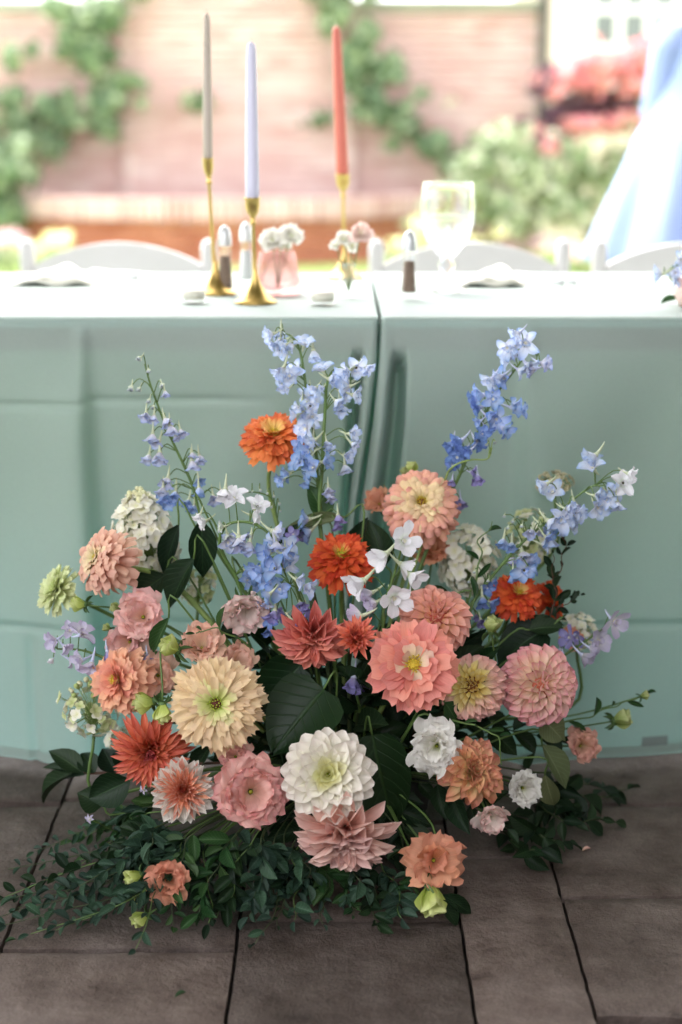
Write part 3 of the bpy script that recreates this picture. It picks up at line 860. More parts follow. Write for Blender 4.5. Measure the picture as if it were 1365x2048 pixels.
def front_y(x, d, side):
    """forward (-) / backward (+) offset of the hanging front sheet: pressed creases, soft folds"""
    k = smooth(0.02, 0.2, d)
    y = 0.0
    # long soft folds widening towards the hem
    y += k * (0.006 + 0.018 * d) * math.sin(x * 9.0 + 1.3 + side) * (0.5 + d)
    y += k * 0.006 * math.sin(x * 23.0 + 4 * d + 2.1 * side)
    # pressed vertical creases
    def crease(xc, amp, w, d0=0.0, d1=1.0):
        m = smooth(d0, d0 + 0.03, d) * (1 - smooth(d1 - 0.03, d1, d))
        return m * amp * math.exp(-((x - xc) / w) ** 2)
    def step(xc, amp, w):
        return k * amp * math.tanh((x - xc) / w)
    if side == 0:
        xc = -0.418 + 0.02 * d
        y += step(xc, 0.020 + 0.016 * d, 0.012) * math.exp(-abs(x - xc) / 0.35) + crease(xc, -0.007, 0.010)
        y += crease(-0.52, 0.008, 0.008, 0.52, 0.8) + crease(-0.385, 0.010, 0.014, 0.6, 0.8)
        hz = 0.135 + 0.006 * (x < xc)
        y += 0.0060 * math.exp(-((d - hz) / 0.005) ** 2) * (1 if x < -0.2 else max(0, 1 - (x + 0.2) / 0.1))
    else:
        xc = 0.30
        y += -step(xc, 0.014, 0.015) * math.exp(-abs(x - xc) / 0.3) + crease(xc, -0.005, 0.012)
    y += 0.0060 * math.exp(-((d - 0.515) / 0.006) ** 2) + 0.0025 * math.tanh((d - 0.515) / 0.004)
    y += 0.004 * noise.noise(Vector((x * 4, d * 4, side * 7.7))) * k
    return y - 0.02 * d

def path_at(d, side):
    """top-view polyline of the cloth at drop d, from the far end of the front sheet round the inner corner and back"""
    k = smooth(0.045, 0.11, d)
    if side == 0:
        xs = interp([(0, 0.020), (0.07, 0.014), (0.17, 0.009), (0.33, -0.002), (0.75, -0.03)], d)
        xr = interp([(0, 0.0590), (0.07, 0.0575), (0.17, 0.047), (0.33, 0.025), (0.75, -0.005)], d)
        X = np.linspace(-1.8, xs - 0.002, 250)
        A = [(x, front_y(x, d, 0)) for x in X]
        y0 = A[-1][1]
        w = xr - xs
        q = 0.030 * smooth(0.0, 0.3, d)
        tail = [(xs + 0.04 * w, y0 + 0.008 * k), (xs + 0.10 * w, y0 + 0.036 * k), (xs + 0.28 * w, y0 + 0.060 * k), (xs + 0.46 * w, y0 + 0.046 * k), (xs + 0.57 * w, y0 + 0.010 * k - 0.5 * q), (xs + 0.68 * w, y0 - 0.9 * q), (xs + 0.86 * w, y0 - q), (xr, y0 + 0.006 - 0.5 * q), (xr + 0.001, y0 + 0.035), (lerp(xr, 0.058, 0.6), y0 + 0.10), (0.0590, y0 + 0.22), (0.0590, TD)]
    else:
        fs = interp([(0, 0.110), (0.07, 0.109), (0.17, 0.105), (0.33, 0.090), (0.75, 0.07)], d)
        rl = interp([(0, 0.0655), (0.07, 0.0625), (0.17, 0.054), (0.33, 0.032), (0.75, 0.004)], d)
        X = np.linspace(1.9, fs + 0.002, 250)
        A = [(x, front_y(x, d, 1)) for x in X]
        y0 = A[-1][1]
        w = fs - rl
        q = 0.034 * smooth(0.0, 0.3, d)
        tail = [(fs - 0.03 * w, y0 + 0.006 * k), (fs - 0.09 * w, y0 + 0.034 * k), (fs - 0.28 * w, y0 + 0.064 * k), (fs - 0.48 * w, y0 + 0.050 * k), (fs - 0.59 * w, y0 + 0.012 * k - 0.4 * q), (fs - 0.70 * w, y0 - 0.9 * q), (fs - 0.87 * w, y0 - q), (rl, y0 + 0.006 - 0.6 * q), (rl - 0.001, y0 + 0.03), (lerp(rl, 0.066, 0.6), y0 + 0.10), (0.0655, y0 + 0.22), (0.0655, TD)]
    T = cr([Vector((A[-1][0], A[-1][1], 0))] + [Vector((a, b, 0)) for a, b in tail], 78)[1:]
    return A + [(p.x, p.y) for p in T]

def make_cloth(side, label):
    t = empty('tablecloth', (0, TY, 0)); tag(t, label, 'tablecloth', 'aqua tablecloths')
    ds = [0.0, 0.0012, 0.003, 0.006, 0.010, 0.015] + list(np.linspace(0.022, 0.748, 130))
    rows = []
    for d in ds:
        pts = path_at(d, side)
        rz = 0.008
        # rounded edge: the first millimetres curl over the table edge
        inset = rz - math.sqrt(max(0, rz * rz - (rz - min(d, rz)) ** 2)) if d < rz else 0.0
        rows.append([(x, y + inset, TZ - d) for x, y in pts])
    nu = len(rows[0])
    mb = MB()
    mb.grid([p for r in rows for p in r], nu, len(rows))
    # top sheet and short overhang behind
    x0, x1 = (-1.8, 0.0590) if side == 0 else (0.0655, 1.9)
    P = []
    ys = [0.0078] + list(np.linspace(0.02, TD, 30)) + [TD + 0.006, TD + 0.009, TD + 0.012, TD + 0.02]
    zs = [TZ] * 30 + [TZ, TZ - 0.004, TZ - 0.02, TZ - 0.08, TZ - 0.17]
    xsn = np.linspace(x0, x1, 120)
    for y, z in zip(ys, zs):
        for x in xsn:
            P.append((x, y, z + (0.0012 * noise.noise(Vector((x * 5, y * 6, 1 + side))) if 0.02 < y < TD else 0)))
    mb.grid(P, 120, len(ys))
    mb.build('cloth', M['cloth'], t)
    return t
cl0 = make_cloth(0, 'aqua linen cloth on the candlestick table, pressed creases on its front')
cl1 = make_cloth(1, 'aqua linen cloth on the goblet table, deep corner fold at the gap')
# hems and the sewn patch
hem = MB()
for side, cl in ((0, cl0), (1, cl1)):
    P = []
    for d in (0.733, 0.752):
        for x, y in path_at(0.748, side)[:250]:
            P.append((x, y - 0.0022, TZ - d))
    MB().grid(P, 250, 2).build('hem', M['cloth'], cl)
pc = at(1308, 1478, TY); w = 0.023
px_, pz_ = pc.x, pc.z
P = []
for z in (pz_ - 0.009, pz_ + 0.009):
    for i in range(6):
        x = px_ - w + 2 * w * i / 5
        P.append((x, front_y(x, TZ - z, 1) - 0.0025, z))
MB().grid(P, 6, 2).build('sewn_patch', M['patch'], cl1)

def make_chair(cx, Y, label, w=0.40, rz=0.0):
    c = empty('folding_chair', Matrix.Translation((cx, Y, 0)) @ Matrix.Rotation(rz, 4, 'Z')); tag(c, label, 'chair', 'white folding chairs')
    W = w / 2
    for s in (-1, 1):
        pts = [(s * W, 0.10, 0.001), (s * W, 0.04, 0.45), (s * W, 0.0, 0.77), (s * W, 0.0, 0.798), (s * W, 0, 0.811), (s * W, 0, 0.815)]
        MB().tube(pts, [0.016, 0.017, 0.018, 0.018, 0.013, 0.003], 10).build('back_post', M['chairwhite'], c)
        MB().tube([(s * (W - 0.03), 0.1, 0.45), (s * (W - 0.03), -0.33, 0.001)], 0.015, 8).build('front_leg', M['chairwhite'], c)
    def rail(zb, zt0, arch, y, name):
        P = []; n = 24
        mb = MB()
        for yy in (y - 0.010, y + 0.010):
            for i in range(n + 1):
                u = -1 + 2 * i / n
                P.append((u * (W - 0.017), yy, zb))
            for i in range(n + 1):
                u = -1 + 2 * i / n
                P.append((u * (W - 0.017), yy, zt0 + arch * (math.cos(u * math.pi / 2) ** 0.8 if abs(u) < 1 else 0)))
        m = n + 1
        b = len(mb.v); mb.v += [Vector(p) for p in P]
        def q(*a): mb.f.append(tuple(b + i for i in a)); mb.m.append(0)
        for i in range(n):
            q(i, i + 1, m + i + 1, m + i); q(2 * m + i + 1, 2 * m + i, 3 * m + i, 3 * m + i + 1)
            q(m + i, m + i + 1, 3 * m + i + 1, 3 * m + i); q(i + 1, i, 2 * m + i, 2 * m + i + 1)
        mb.build(name, M['chairwhite'], c, False)
    rail(0.66, 0.755, 0.052, 0.006, 'top_rail')
    rail(0.54, 0.58, 0.0, 0.016, 'lower_rail')
    MB().box((-W + 0.02, -0.37, 0.44), (W - 0.02, 0.02, 0.468), bev=0.012).build('seat', M['chairwhite'], c, False)
    MB().tube([(-W + 0.03, -0.2, 0.14), (W - 0.03, -0.2, 0.14)], 0.010, 8).build('stretcher', M['chairwhite'], c)
    return c
CY = 3.42
def chx(px): return at(px, 500, CY).x
make_chair(chx(236), CY, 'white folding chair behind the candlesticks, backed by the basin', (chx(418) - chx(54)))
make_chair(chx(940), CY, 'white folding chair behind the water goblet', (chx(1127) - chx(753)))
make_chair(chx(1392), CY, 'white folding chair in front of the guest in pale blue', (chx(1584) - chx(1200)))

# ---- guest in a pale blue flared dress, mostly outside the frame
GX, GY = at(1440, 300, 5.2).x, 5.2
guest = empty('person', (GX, GY, -0.05)); tag(guest, 'guest in a pale blue flared knee-length dress standing on the lawn', 'person')
def skinfig(name, nodes, edges, mat, parent, sub=2):
    me = bpy.data.meshes.new(name)
    me.from_pydata([n[0] for n in nodes], edges, [])
    o = add(name, me, parent)
    o.modifiers.new('Skin', 'SKIN')
    if not me.skin_vertices: me.skin_vertices.new()
    for i, n in enumerate(nodes):
        r = n[1]; me.skin_vertices[0].data[i].radius = r if hasattr(r, '__len__') else (r, r)
    me.skin_vertices[0].data[0].use_root = True
    s = o.modifiers.new('Sub', 'SUBSURF'); s.levels = sub; s.render_levels = sub
    me.materials.append(mat)
    for p in me.polygons: p.use_smooth = True
    return o
nodes = [((0, 0, 1.02), (0.15, 0.11)), ((0, 0, 1.18), (0.12, 0.09)), ((0, 0, 1.38), (0.15, 0.10)), ((0, 0, 1.48), (0.07, 0.07)), ((0, 0, 1.55), (0.05, 0.052)), ((0, -0.01, 1.66), (0.078, 0.09)), ((0, -0.01, 1.74), (0.06, 0.075)),
         ((0.17, 0, 1.43), 0.05), ((0.22, 0.02, 1.17), 0.038), ((0.21, -0.10, 0.95), 0.028), ((0.20, -0.14, 0.86), (0.02, 0.035)), ((-0.17, 0, 1.43), 0.05), ((-0.2, 0.04, 1.17), 0.038), ((-0.13, -0.14, 1.05), 0.028), ((-0.05, -0.19, 1.04), (0.03, 0.02)),
         ((0.09, 0, 0.92), 0.09), ((0.09, 0, 0.50), 0.06), ((0.09, 0.02, 0.10), 0.036), ((0.10, -0.12, 0.03), (0.035, 0.02)), ((-0.09, 0, 0.92), 0.09), ((-0.09, 0, 0.50), 0.06), ((-0.09, 0.02, 0.10), 0.036), ((-0.10, -0.12, 0.03), (0.035, 0.02))]
edges = [(0, 1), (1, 2), (2, 3), (3, 4), (4, 5), (5, 6), (2, 7), (7, 8), (8, 9), (9, 10), (2, 11), (11, 12), (12, 13), (13, 14), (0, 15), (15, 16), (16, 17), (17, 18), (0, 19), (19, 20), (20, 21), (21, 22)]
skinfig('body', nodes, edges, M['skin'], guest)
mb = MB(); P = []
nz, na = 26, 120
for j in range(nz + 1):
    t = j / nz
    z = lerp(1.50, 0.66, t)
    r = interp([(0, 0.165), (0.12, 0.175), (0.28, 0.19), (0.5, 0.285), (0.75, 0.36), (1, 0.43)], t)
    for i in range(na + 1):
        a = 2 * math.pi * i / na
        f = smooth(0.25, 1.0, t) * (0.05 * math.sin(a * 11 + 2 * t) + 0.025 * math.sin(a * 19 + 1 - 3 * t))
        P.append(((r * (1 + f)) * math.cos(a), r * (1 + f) * lerp(0.75, 0.95, t) * math.sin(a), z - 0.02 * f))
mb.grid(P, na + 1, nz + 1); solidify(mb.build('dress', M['dress'], guest), 0.003)
MB().tube([(-0.15, 0, 1.44), (-0.185, 0.01, 1.36), (-0.215, 0.04, 1.17), (-0.165, -0.08, 1.09), (-0.13, -0.14, 1.06)], [0.07, 0.066, 0.058, 0.05, 0.044], 12).build('sleeve', M['dress'], guest)
MB().tube([(0.15, 0, 1.44), (0.19, 0.01, 1.36), (0.225, 0.02, 1.17), (0.215, -0.08, 0.98)], [0.07, 0.066, 0.058, 0.046], 12).build('sleeve', M['dress'], guest)
hair = MB(); P = []
for j in range(13):
    th = math.pi * 0.72 * j / 12
    for i in range(25):
        a = 2 * math.pi * i / 24
        k = 1.0 + 0.03 * math.sin(9 * a + j)
        y = 0.105 * math.sin(th) * math.sin(a) * k
        P.append((0.092 * math.sin(th) * math.cos(a) * k, y + 0.015 + (0.02 if y > 0 else 0), 1.68 + 0.115 * math.cos(th) - (0.05 if (y > 0.02 and j > 8) else 0)))
hair.grid(P, 25, 13).build('hair', M['hair'], guest)

# ================================================================== THINGS ON THE TABLES
def candlestick(px_base, py_base, px_top, py_cup, py_tip, mat, label, clabel, bw, cw):
    B = atz(px_base, py_base, TZ + 0.001)
    k = mpp(B)
    cup = at(px_top, py_cup, B.y); tip = at(px_top - (2 if px_top < 600 else 13), py_tip, B.y)
    h = cup.z - B.z
    rb, rc = bw * k / 2, cw * k / 2
    st = empty('candlestick', B); tag(st, label, 'candlestick', 'brass candlesticks')
    lean = Vector((cup.x - B.x, 0, 0))
    mb = MB().lathe([(0.0005, 0), (rb, 0), (rb, 0.003), (rb * 0.9, 0.006), (rb * 0.55, 0.016), (rb * 0.3, 0.03), (rb * 0.14, 0.045), (rb * 0.1, 0.06)], 28)
    mb.build('base', M['brass'], st)
    mb = MB().lathe([(rb * 0.1, 0.058), (rb * 0.085, h * 0.4), (rb * 0.085, h - 0.045), (rb * 0.16, h - 0.042), (rb * 0.1, h - 0.038), (rb * 0.12, h - 0.03)], 16)
    for v in mb.v: v += lean * (v.z / h)
    mb.build('stem', M['brass'], st)
    mb = MB().lathe([(rb * 0.12, h - 0.031), (rc * 0.75, h - 0.024), (rc * 0.95, h - 0.014), (rc * 0.95, h - 0.002), (rc * 1.15, h), (rc * 1.15, h + 0.0015), (rc * 0.8, h + 0.0015), (rc * 0.8, h - 0.012), (0.0005, h - 0.012)], 24)
    for v in mb.v: v += lean * (v.z / h)
    mb.build('cup', M['brass'], st)
    c0 = B + Vector((0, 0, h - 0.0115)) + lean
    ca = empty('taper_candle', c0); tag(ca, clabel, 'candle', 'taper candles')
    L = tip.z - c0.z; ln = tip.x - c0.x
    mb = MB().lathe([(0.0005, 0), (rc * 0.78, 0), (rc * 0.78, 0.0118), (rc * 0.92, 0.016), (rc * 0.91, 0.04), (rc * 0.86, L * 0.4), (rc * 0.72, L * 0.8), (rc * 0.63, L * 0.95), (rc * 0.52, L * 0.982), (rc * 0.25, L * 0.997), (0.0005, L)], 20)
    for v in mb.v: v += Vector((ln * v.z / L, 0, 0))
    mb.build('wax', mat, ca)
    MB().tube([(ln, 0, L - 0.001), (ln * 1.02, 0, L + 0.006)], 0.0008, 5).build('wick', M['wick'], ca)
candlestick(432, 588, 416, 318, 26, M['candle_taupe'], 'tall slim brass candlestick holding the grey taper', 'grey taupe taper candle, tallest of the three', 82, 21)
candlestick(512, 606, 505, 397, 84, M['candle_lilac'], 'short brass candlestick holding the lilac taper', 'pale lilac taper candle in the short candlestick', 84, 30)
candlestick(690, 556, 686, 350, 52, M['candle_coral'], 'brass candlestick holding the coral taper behind the bud vase', 'coral red taper candle beside the ivy', 76, 27)

def shaker(px, py, top, fill, label):
    B = atz(px, py, TZ + 0.001); k = mpp(B)
    h = (py - top) * k * 1.0
    s = empty('pepper_shaker' if fill == 'pepper' else 'salt_shaker', B); tag(s, label, 'shaker')
    rb = 0.0185
    MB().lathe([(0.0005, 0.001), (rb, 0.001), (rb * 1.02, 0.006), (rb * 0.92, 0.02), (rb * 0.68, h * 0.62), (rb * 0.64, h * 0.74), (rb * 0.5, h * 0.74), (rb * 0.52, h * 0.6), (rb * 0.7, 0.02), (rb * 0.7, 0.012), (0.0005, 0.012)], 12).build('glass_body', M['glass'], s, False)
    MB().lathe([(0.0005, 0.0125), (rb * 0.66, 0.0125), (rb * 0.66, 0.02), (rb * 0.49, h * 0.55), (0.0005, h * 0.555)], 12).build('filling', M[fill], s)
    MB().lathe([(rb * 0.68, h * 0.70), (rb * 0.7, h * 0.78), (rb * 0.62, h * 0.88), (rb * 0.42, h * 0.96), (0.0005, h)], 16).build('cap', M['chrome'], s)
shaker(452, 588, 452, 'pepper', 'pepper shaker with chrome cap behind the tall candlestick')
shaker(494, 572, 446, 'salt', 'salt shaker half hidden behind the short candlestick')
shaker(818, 598, 462, 'pepper', 'pepper shaker with chrome cap beside the goblet')

def goblet(px, py, top, label, full=True):
    B = atz(px, py, TZ + 0.001); k = mpp(B)
    h = (py - top) * k * 1.02
    g = empty('goblet', B); tag(g, label, 'goblet')
    R = 0.0505
    prof_o = [(0.0005, 0), (R * 0.78, 0), (R * 0.8, 0.003), (R * 0.4, 0.010), (R * 0.22, 0.02), (R * 0.20, h * 0.18), (R * 0.34, h * 0.24), (R * 0.2, h * 0.30), (R * 0.42, h * 0.36), (R * 0.75, h * 0.46), (R * 0.96, h * 0.62), (R * 1.0, h * 0.78), (R * 0.96, h * 0.93), (R * 0.92, h)]
    prof_i = [(R * 0.89, h), (R * 0.93, h * 0.93), (R * 0.97, h * 0.78), (R * 0.93, h * 0.62), (R * 0.7, h * 0.475), (R * 0.35, h * 0.385), (0.0005, h * 0.37)]
    MB().lathe(prof_o + prof_i, 36).build('glass', M['goblet'], g)
    MB().lathe([(0.0005, h * 0.372), (R * 0.345, h * 0.388), (R * 0.69, h * 0.478), (R * 0.915, h * 0.62), (R * 0.935, h * 0.70), (0.0005, h * 0.70)], 32).build('water', M['water'], g)
goblet(893, 582, 373, 'clear stemmed goblet of water on the table')
goblet(-48, 568, 372, 'clear goblet cut off by the frame edge beside the napkin')

def napkin(px0, px1, py, label):
    A = atz(px0, py, TZ + 0.002); B_ = atz(px1, py, TZ + 0.002)
    n = empty('napkin', (A + B_) / 2); tag(n, label, 'napkin', 'folded cream napkins')
    w = (B_ - A).length / 2
    def sheet(s, zoff, shift, name):
        P = []; nu, nv = 25, 13
        for j in range(nv):
            v = -1 + 2 * j / (nv - 1)
            for i in range(nu):
                u = -1 + 2 * i / (nu - 1)
                z = 0.028 * math.cos(u * 1.45) ** 1.4 * math.cos(v * 1.45) ** 0.8 + 0.004 * math.sin(u * 6 + v * 3) + zoff
                P.append((u * w * s + 0.01 * v + shift, v * 0.055 * (1 - 0.25 * u * u), max(zoff, z)))
        solidify(MB().grid(P, nu, nv).build(name, M['napkin'], n), 0.002)
    sheet(1.0, 0.0, 0, 'lower_fold')
    sheet(0.72, 0.006, 0.015, 'upper_fold')
napkin(22, 200, 566, 'cream napkin folded on the table beside the candlesticks')
napkin(905, 1052, 568, 'cream napkin folded beside the foot of the goblet')

def fork(px, py, rz, label, name='fork'):
    B = atz(px, py, TZ + 0.003)
    f = empty(name, Matrix.Translation(B) @ Matrix.Rotation(rz, 4, 'Z')); tag(f, label, 'cutlery')
    MB().tube([(0, -0.09, 0.002), (0, -0.03, 0.006), (0, 0.02, 0.004)], [0.005, 0.003, 0.003], 8).build('handle', M['chrome'], f)
    mb = MB()
    if name == 'fork':
        mb.box((-0.010, 0.018, 0.003), (0.010, 0.045, 0.0055))
        for i in range(4):
            x = -0.009 + 0.006 * i
            mb.box((x - 0.0012, 0.045, 0.0035), (x + 0.0012, 0.085, 0.005))
        mb.build('tines', M['chrome'], f, False)
    else:
        mb.box((-0.008, 0.018, 0.003), (0.008, 0.11, 0.0045)).build('blade', M['chrome'], f, False)
fork(212, 552, 0.9, 'steel fork next to the napkin by the candlesticks')
fork(250, 550, 0.8, 'steel knife next to the napkin by the candlesticks', 'knife')
fork(1070, 560, 0.5, 'steel fork at the end of the goblet napkin')
fork(1096, 558, 0.5, 'steel knife at the end of the goblet napkin', 'knife')

def votive(px, py, label):
    B = atz(px, py, TZ + 0.001)
    v = empty('votive_candle', B); tag(v, label, 'candle', 'glass votive candles')
    r, h = 0.0245, 0.036
    MB().lathe([(0.0005, 0), (r * 0.9, 0), (r, h), (r * 0.93, h), (r * 0.84, 0.006), (0.0005, 0.006)], 24).build('glass_cup', M['glass'], v)
    MB().lathe([(0.0005, 0.0065), (r * 0.78, 0.0065), (r * 0.84, 0.022), (0.0005, 0.022)], 24).build('wax', M['wax_cream'], v)
    MB().tube([(0, 0, 0.0215), (0, 0, 0.028)], 0.0008, 5).build('wick', M['wick'], v)
votive(388, 605, 'clear glass votive candle in front of the tall candlestick')
votive(646, 609, 'clear glass votive candle between the lilac taper and the bud vase')

# ================================================================== FLOWER KIT
def petal_shape(wtab, nl=6, nw=4, bend=0.0, a0=0.0, cup=0.0, ruf=0.0, rfreq=3.0, tipcurl=0.0, roll=0.0, seed=0, notch=0.0):
    """unit petal along +X, upper face +Z; returns verts, faces, uvs"""
    V, UV, F = [], [], []
    x = z = 0.0
    rs = random.Random(seed)
    ph = rs.uniform(0, 6)
    for i in range(nl + 1):
        t = i / nl
        a = a0 + bend * t + tipcurl * max(0, t - 0.7) / 0.3
        if i:
            x += math.cos(a) / nl; z += math.sin(a) / nl
        w = interp(wtab, t) / 2
        for j in range(nw + 1):
            s = -1 + 2 * j / nw
            yy = s * w
            zz = cup * s * s * w * 2
            if roll:
                ang = s * roll * (1 - 0.5 * t)
                yy = w * math.sin(ang) / max(0.3, abs(roll)); zz += w * (1 - math.cos(ang)) / max(0.3, abs(roll))
            rr = ruf * t * t * (math.sin(s * rfreq * 3.0 + ph + t * 2) + 0.5 * math.sin(s * rfreq * 6.3 + 2 * ph)) * (0.3 + abs(s) * 0.7 + 0.5 * (t > 0.95))
            if ruf > 0.05: rr *= smooth(0.3, 1.0, t)
            dx = (-0.30 * s * s * t ** 3) if ruf > 0.05 else 0
            dx += -notch * (1 - s * s) * max(0, t - 0.8) / 0.2 if notch else 0
            if ruf and i == nl:
                dx += 0.05 * math.sin(s * 17 + ph) + 0.03 * math.sin(s * 31)
            V.append((x - math.sin(a) * (zz + rr) + dx * math.cos(a), yy, z + math.cos(a) * (zz + rr) + dx * math.sin(a)))
            UV.append(((s + 1) / 2, t))
    for i in range(nl):
        for j in range(nw):
            b = i * (nw + 1) + j
            F.append((b, b + nw + 1, b + nw + 2, b + 1))
    return V, F, UV

W_ROUND = [(0, 0.36), (0.15, 0.5), (0.4, 0.78), (0.65, 0.97), (0.84, 1.0), (0.93, 0.96), (1, 0.68)]
W_POINT = [(0, 0.35), (0.2, 0.62), (0.45, 0.92), (0.66, 1.0), (0.83, 0.82), (0.94, 0.46), (1, 0.06)]
W_BLUNT = [(0, 0.35), (0.2, 0.6), (0.45, 0.9), (0.68, 1.0), (0.85, 0.9), (0.95, 0.6), (1, 0.22)]
W_NEEDLE = [(0, 0.5), (0.2, 0.8), (0.5, 1.0), (0.7, 0.85), (0.87, 0.5), (1, 0.04)]
W_SPOON = [(0, 0.4), (0.3, 0.72), (0.6, 0.95), (0.82, 1.0), (0.94, 0.85), (1, 0.4)]
W_SPB = [(0, 0.45), (0.3, 0.78), (0.55, 1.0), (0.75, 0.95), (0.9, 0.62), (1, 0.12)]
W_FAN = [(0, 0.22), (0.2, 0.5), (0.45, 0.85), (0.7, 1.0), (0.9, 0.97), (1, 0.86)]
W_OVATE = [(0, 0.10), (0.12, 0.6), (0.32, 1.0), (0.5, 0.96), (0.72, 0.62), (0.9, 0.22), (1, 0.02)]
W_HEART = [(0, 0.5), (0.07, 0.86), (0.25, 1.0), (0.45, 0.97), (0.7, 0.7), (0.88, 0.34), (1, 0.03)]
W_ELLIP = [(0, 0.08), (0.15, 0.55), (0.4, 0.95), (0.6, 1.0), (0.8, 0.72), (0.93, 0.35), (1, 0.03)]
W_SEPAL = [(0, 0.35), (0.25, 0.8), (0.5, 1.0), (0.75, 0.9), (0.9, 0.6), (1, 0.18)]
SHAPES = {}
def shape(key, n, **kw):
    SHAPES[key] = []
    for i in range(n):
        rs = random.Random(hash(key) % 1000 if False else sum(map(ord, key)) * 13 + i)
        k2 = dict(kw)
        for q in ('bend', 'a0', 'cup', 'tipcurl'):
            if q in k2: k2[q] = k2[q] + rs.uniform(-0.16, 0.16) * (1 if q != 'cup' else 0.6)
        SHAPES[key].append(petal_shape(seed=i * 7 + len(key), **k2))
shape('zin', 4, wtab=W_ROUND, nl=7, bend=-0.35, a0=0.2, cup=0.05, tipcurl=-0.12, notch=0.06)
shape('zinbig', 4, wtab=W_ROUND, nl=7, bend=-0.2, a0=0.1, cup=0.10, tipcurl=-0.12, notch=0.06)
shape('zincurl', 4, wtab=W_ROUND, bend=-0.9, a0=0.5, cup=-0.10, tipcurl=-0.5)
shape('dec', 4, wtab=W_POINT, bend=0.25, a0=-0.1, cup=0.30)
shape('decw', 4, wtab=[(0, 0.35), (0.2, 0.62), (0.45, 0.93), (0.68, 1.0), (0.85, 0.92), (0.95, 0.64), (1, 0.22)], nl=8, bend=0.1, a0=0.0, cup=0.16)
shape('decp', 4, wtab=W_POINT, nl=7, bend=-0.2, a0=0.1, cup=0.2)
shape('decdroop', 4, wtab=W_POINT, bend=-0.5, a0=0.15, cup=0.22)
shape('cac', 4, wtab=W_NEEDLE, bend=0.2, a0=-0.05, roll=1.0)
shape('cacdroop', 4, wtab=W_NEEDLE, bend=-0.75, a0=0.3, roll=1.1)
shape('ball', 3, wtab=W_SPB, bend=0.55, a0=-0.2, cup=0.36)
shape('fan', 6, wtab=W_FAN, nl=9, nw=14, bend=-0.8, a0=0.4, cup=0.08, ruf=0.10, rfreq=3.4, tipcurl=-0.7)
shape('fancup', 6, wtab=W_FAN, nl=9, nw=14, bend=0.4, a0=-0.2, cup=0.22, ruf=0.09, rfreq=3.4, tipcurl=-0.9)
shape('bud', 3, wtab=W_SEPAL, bend=0.55, a0=-0.35, cup=0.5)
shape('del', 4, wtab=W_SEPAL, bend=-0.1, a0=0.05, cup=0.26, ruf=0.045, tipcurl=-0.6)
shape('delcup', 4, wtab=W_SEPAL, bend=0.35, a0=-0.1, cup=0.3, ruf=0.02, tipcurl=-0.7)
shape('delstar', 3, wtab=W_BLUNT, bend=0.25, a0=-0.1, cup=0.12, ruf=0.045, tipcurl=-0.5)
shape('leaf', 4, wtab=W_OVATE, nl=7, nw=4, bend=-0.5, a0=0.2, cup=0.22)
shape('leafb', 3, wtab=W_HEART, nl=9, nw=6, bend=-0.5, a0=0.2, cup=0.14, ruf=0.035, rfreq=5)
shape('leafe', 4, wtab=W_ELLIP, nl=6, nw=4, bend=-0.35, a0=0.15, cup=0.25)
shape('sepal', 2, wtab=W_NEEDLE, nl=4, nw=2, bend=-0.3, a0=0.3, cup=0.3)

_cache = {}
def pmesh(key, i, mat, nm):
    k = (key, i, mat.name, nm)
    if k not in _cache:
        V, F, UV = SHAPES[key][i]
        me = bpy.data.meshes.new(nm)
        me.from_pydata(V, [], F)
        uvl = me.uv_layers.new(name='UVMap')
        li = [v for f in F for v in f]
        uvl.data.foreach_set('uv', [c for v in li for c in UV[v]])
        me.polygons.foreach_set('use_smooth', [True] * len(F))
        me.materials.append(mat)
        me.update()
        _cache[k] = me
    return _cache[k]

def frame(phi, elev, r0, h0, L, W, roll=0.0, H=None):
    ce, se, cp, sp = math.cos(elev), math.sin(elev), math.cos(phi), math.sin(phi)
    X = Vector((ce * cp, ce * sp, se)); Z = Vector((-se * cp, -se * sp, ce)); Yv = Z.cross(X)
    if roll:
        q = Matrix.Rotation(roll, 3, X); Yv = q @ Yv; Z = q @ Z
    H = L if H is None else H
    return Matrix(((X.x * L, Yv.x * W, Z.x * H, r0 * cp), (X.y * L, Yv.y * W, Z.y * H, r0 * sp), (X.z * L, Yv.z * W, Z.z * H, h0), (0, 0, 0, 1)))

def orient(Z, up=None):
    Z = Z.normalized()
    up = up or Vector((0, 0, 1))
    if abs(Z.dot(up)) > 0.97: up = Vector((0, 1, 0))
    X = up.cross(Z).normalized(); Yv = Z.cross(X)
    return Matrix((X, Yv, Z)).transposed()

def facing(P, yaw, tilt):
    """direction turned away from the viewer by yaw (to image right) and tilt (up)"""
    v = (CAM - P).normalized()
    r = Vector((1, 0, 0)); r = (r - v * r.dot(v)).normalized()
    u = v.cross(r); u = u if u.z > 0 else -u
    y, t = R_(yaw), R_(tilt)
    return (v * math.cos(y) * math.cos(t) + r * math.sin(y) * math.cos(t) + u * math.sin(t)).normalized()

POT = Vector((0.01, 2.10, 0.0))
def pot_entry(P):
    d = Vector((P.x - POT.x, P.y - POT.y, 0))
    return POT + Vector((max(-0.09, min(0.09, d.x * 0.22)), max(-0.07, min(0.07, d.y * 0.4)), 0.13 + rnd(-0.01, 0.01)))

def stem_to_pot(root, W, P, back, r=0.0026, mat='stem', n=14, reach=None):
    e = pot_entry(P)
    reach = reach or min(0.10, 0.35 * (P - e).length)
    mid = P + back * reach
    m2 = mid.lerp(e, 0.55) + Vector((0, 0, 0.03 * (1 if mid.z > 0.2 else 0.2)))
    m2.z = max(m2.z, 0.02); mid.z = max(mid.z, 0.012)
    pts = cr([P + back * 0.002, mid, m2, e], n)
    for p in pts: p.z = max(p.z, 0.006)
    MB().tube(pts, [r * lerp(0.9, 1.15, i / n) for i in range(n + 1)], 6, inv=W.inverted()).build('stem', M[mat], root)

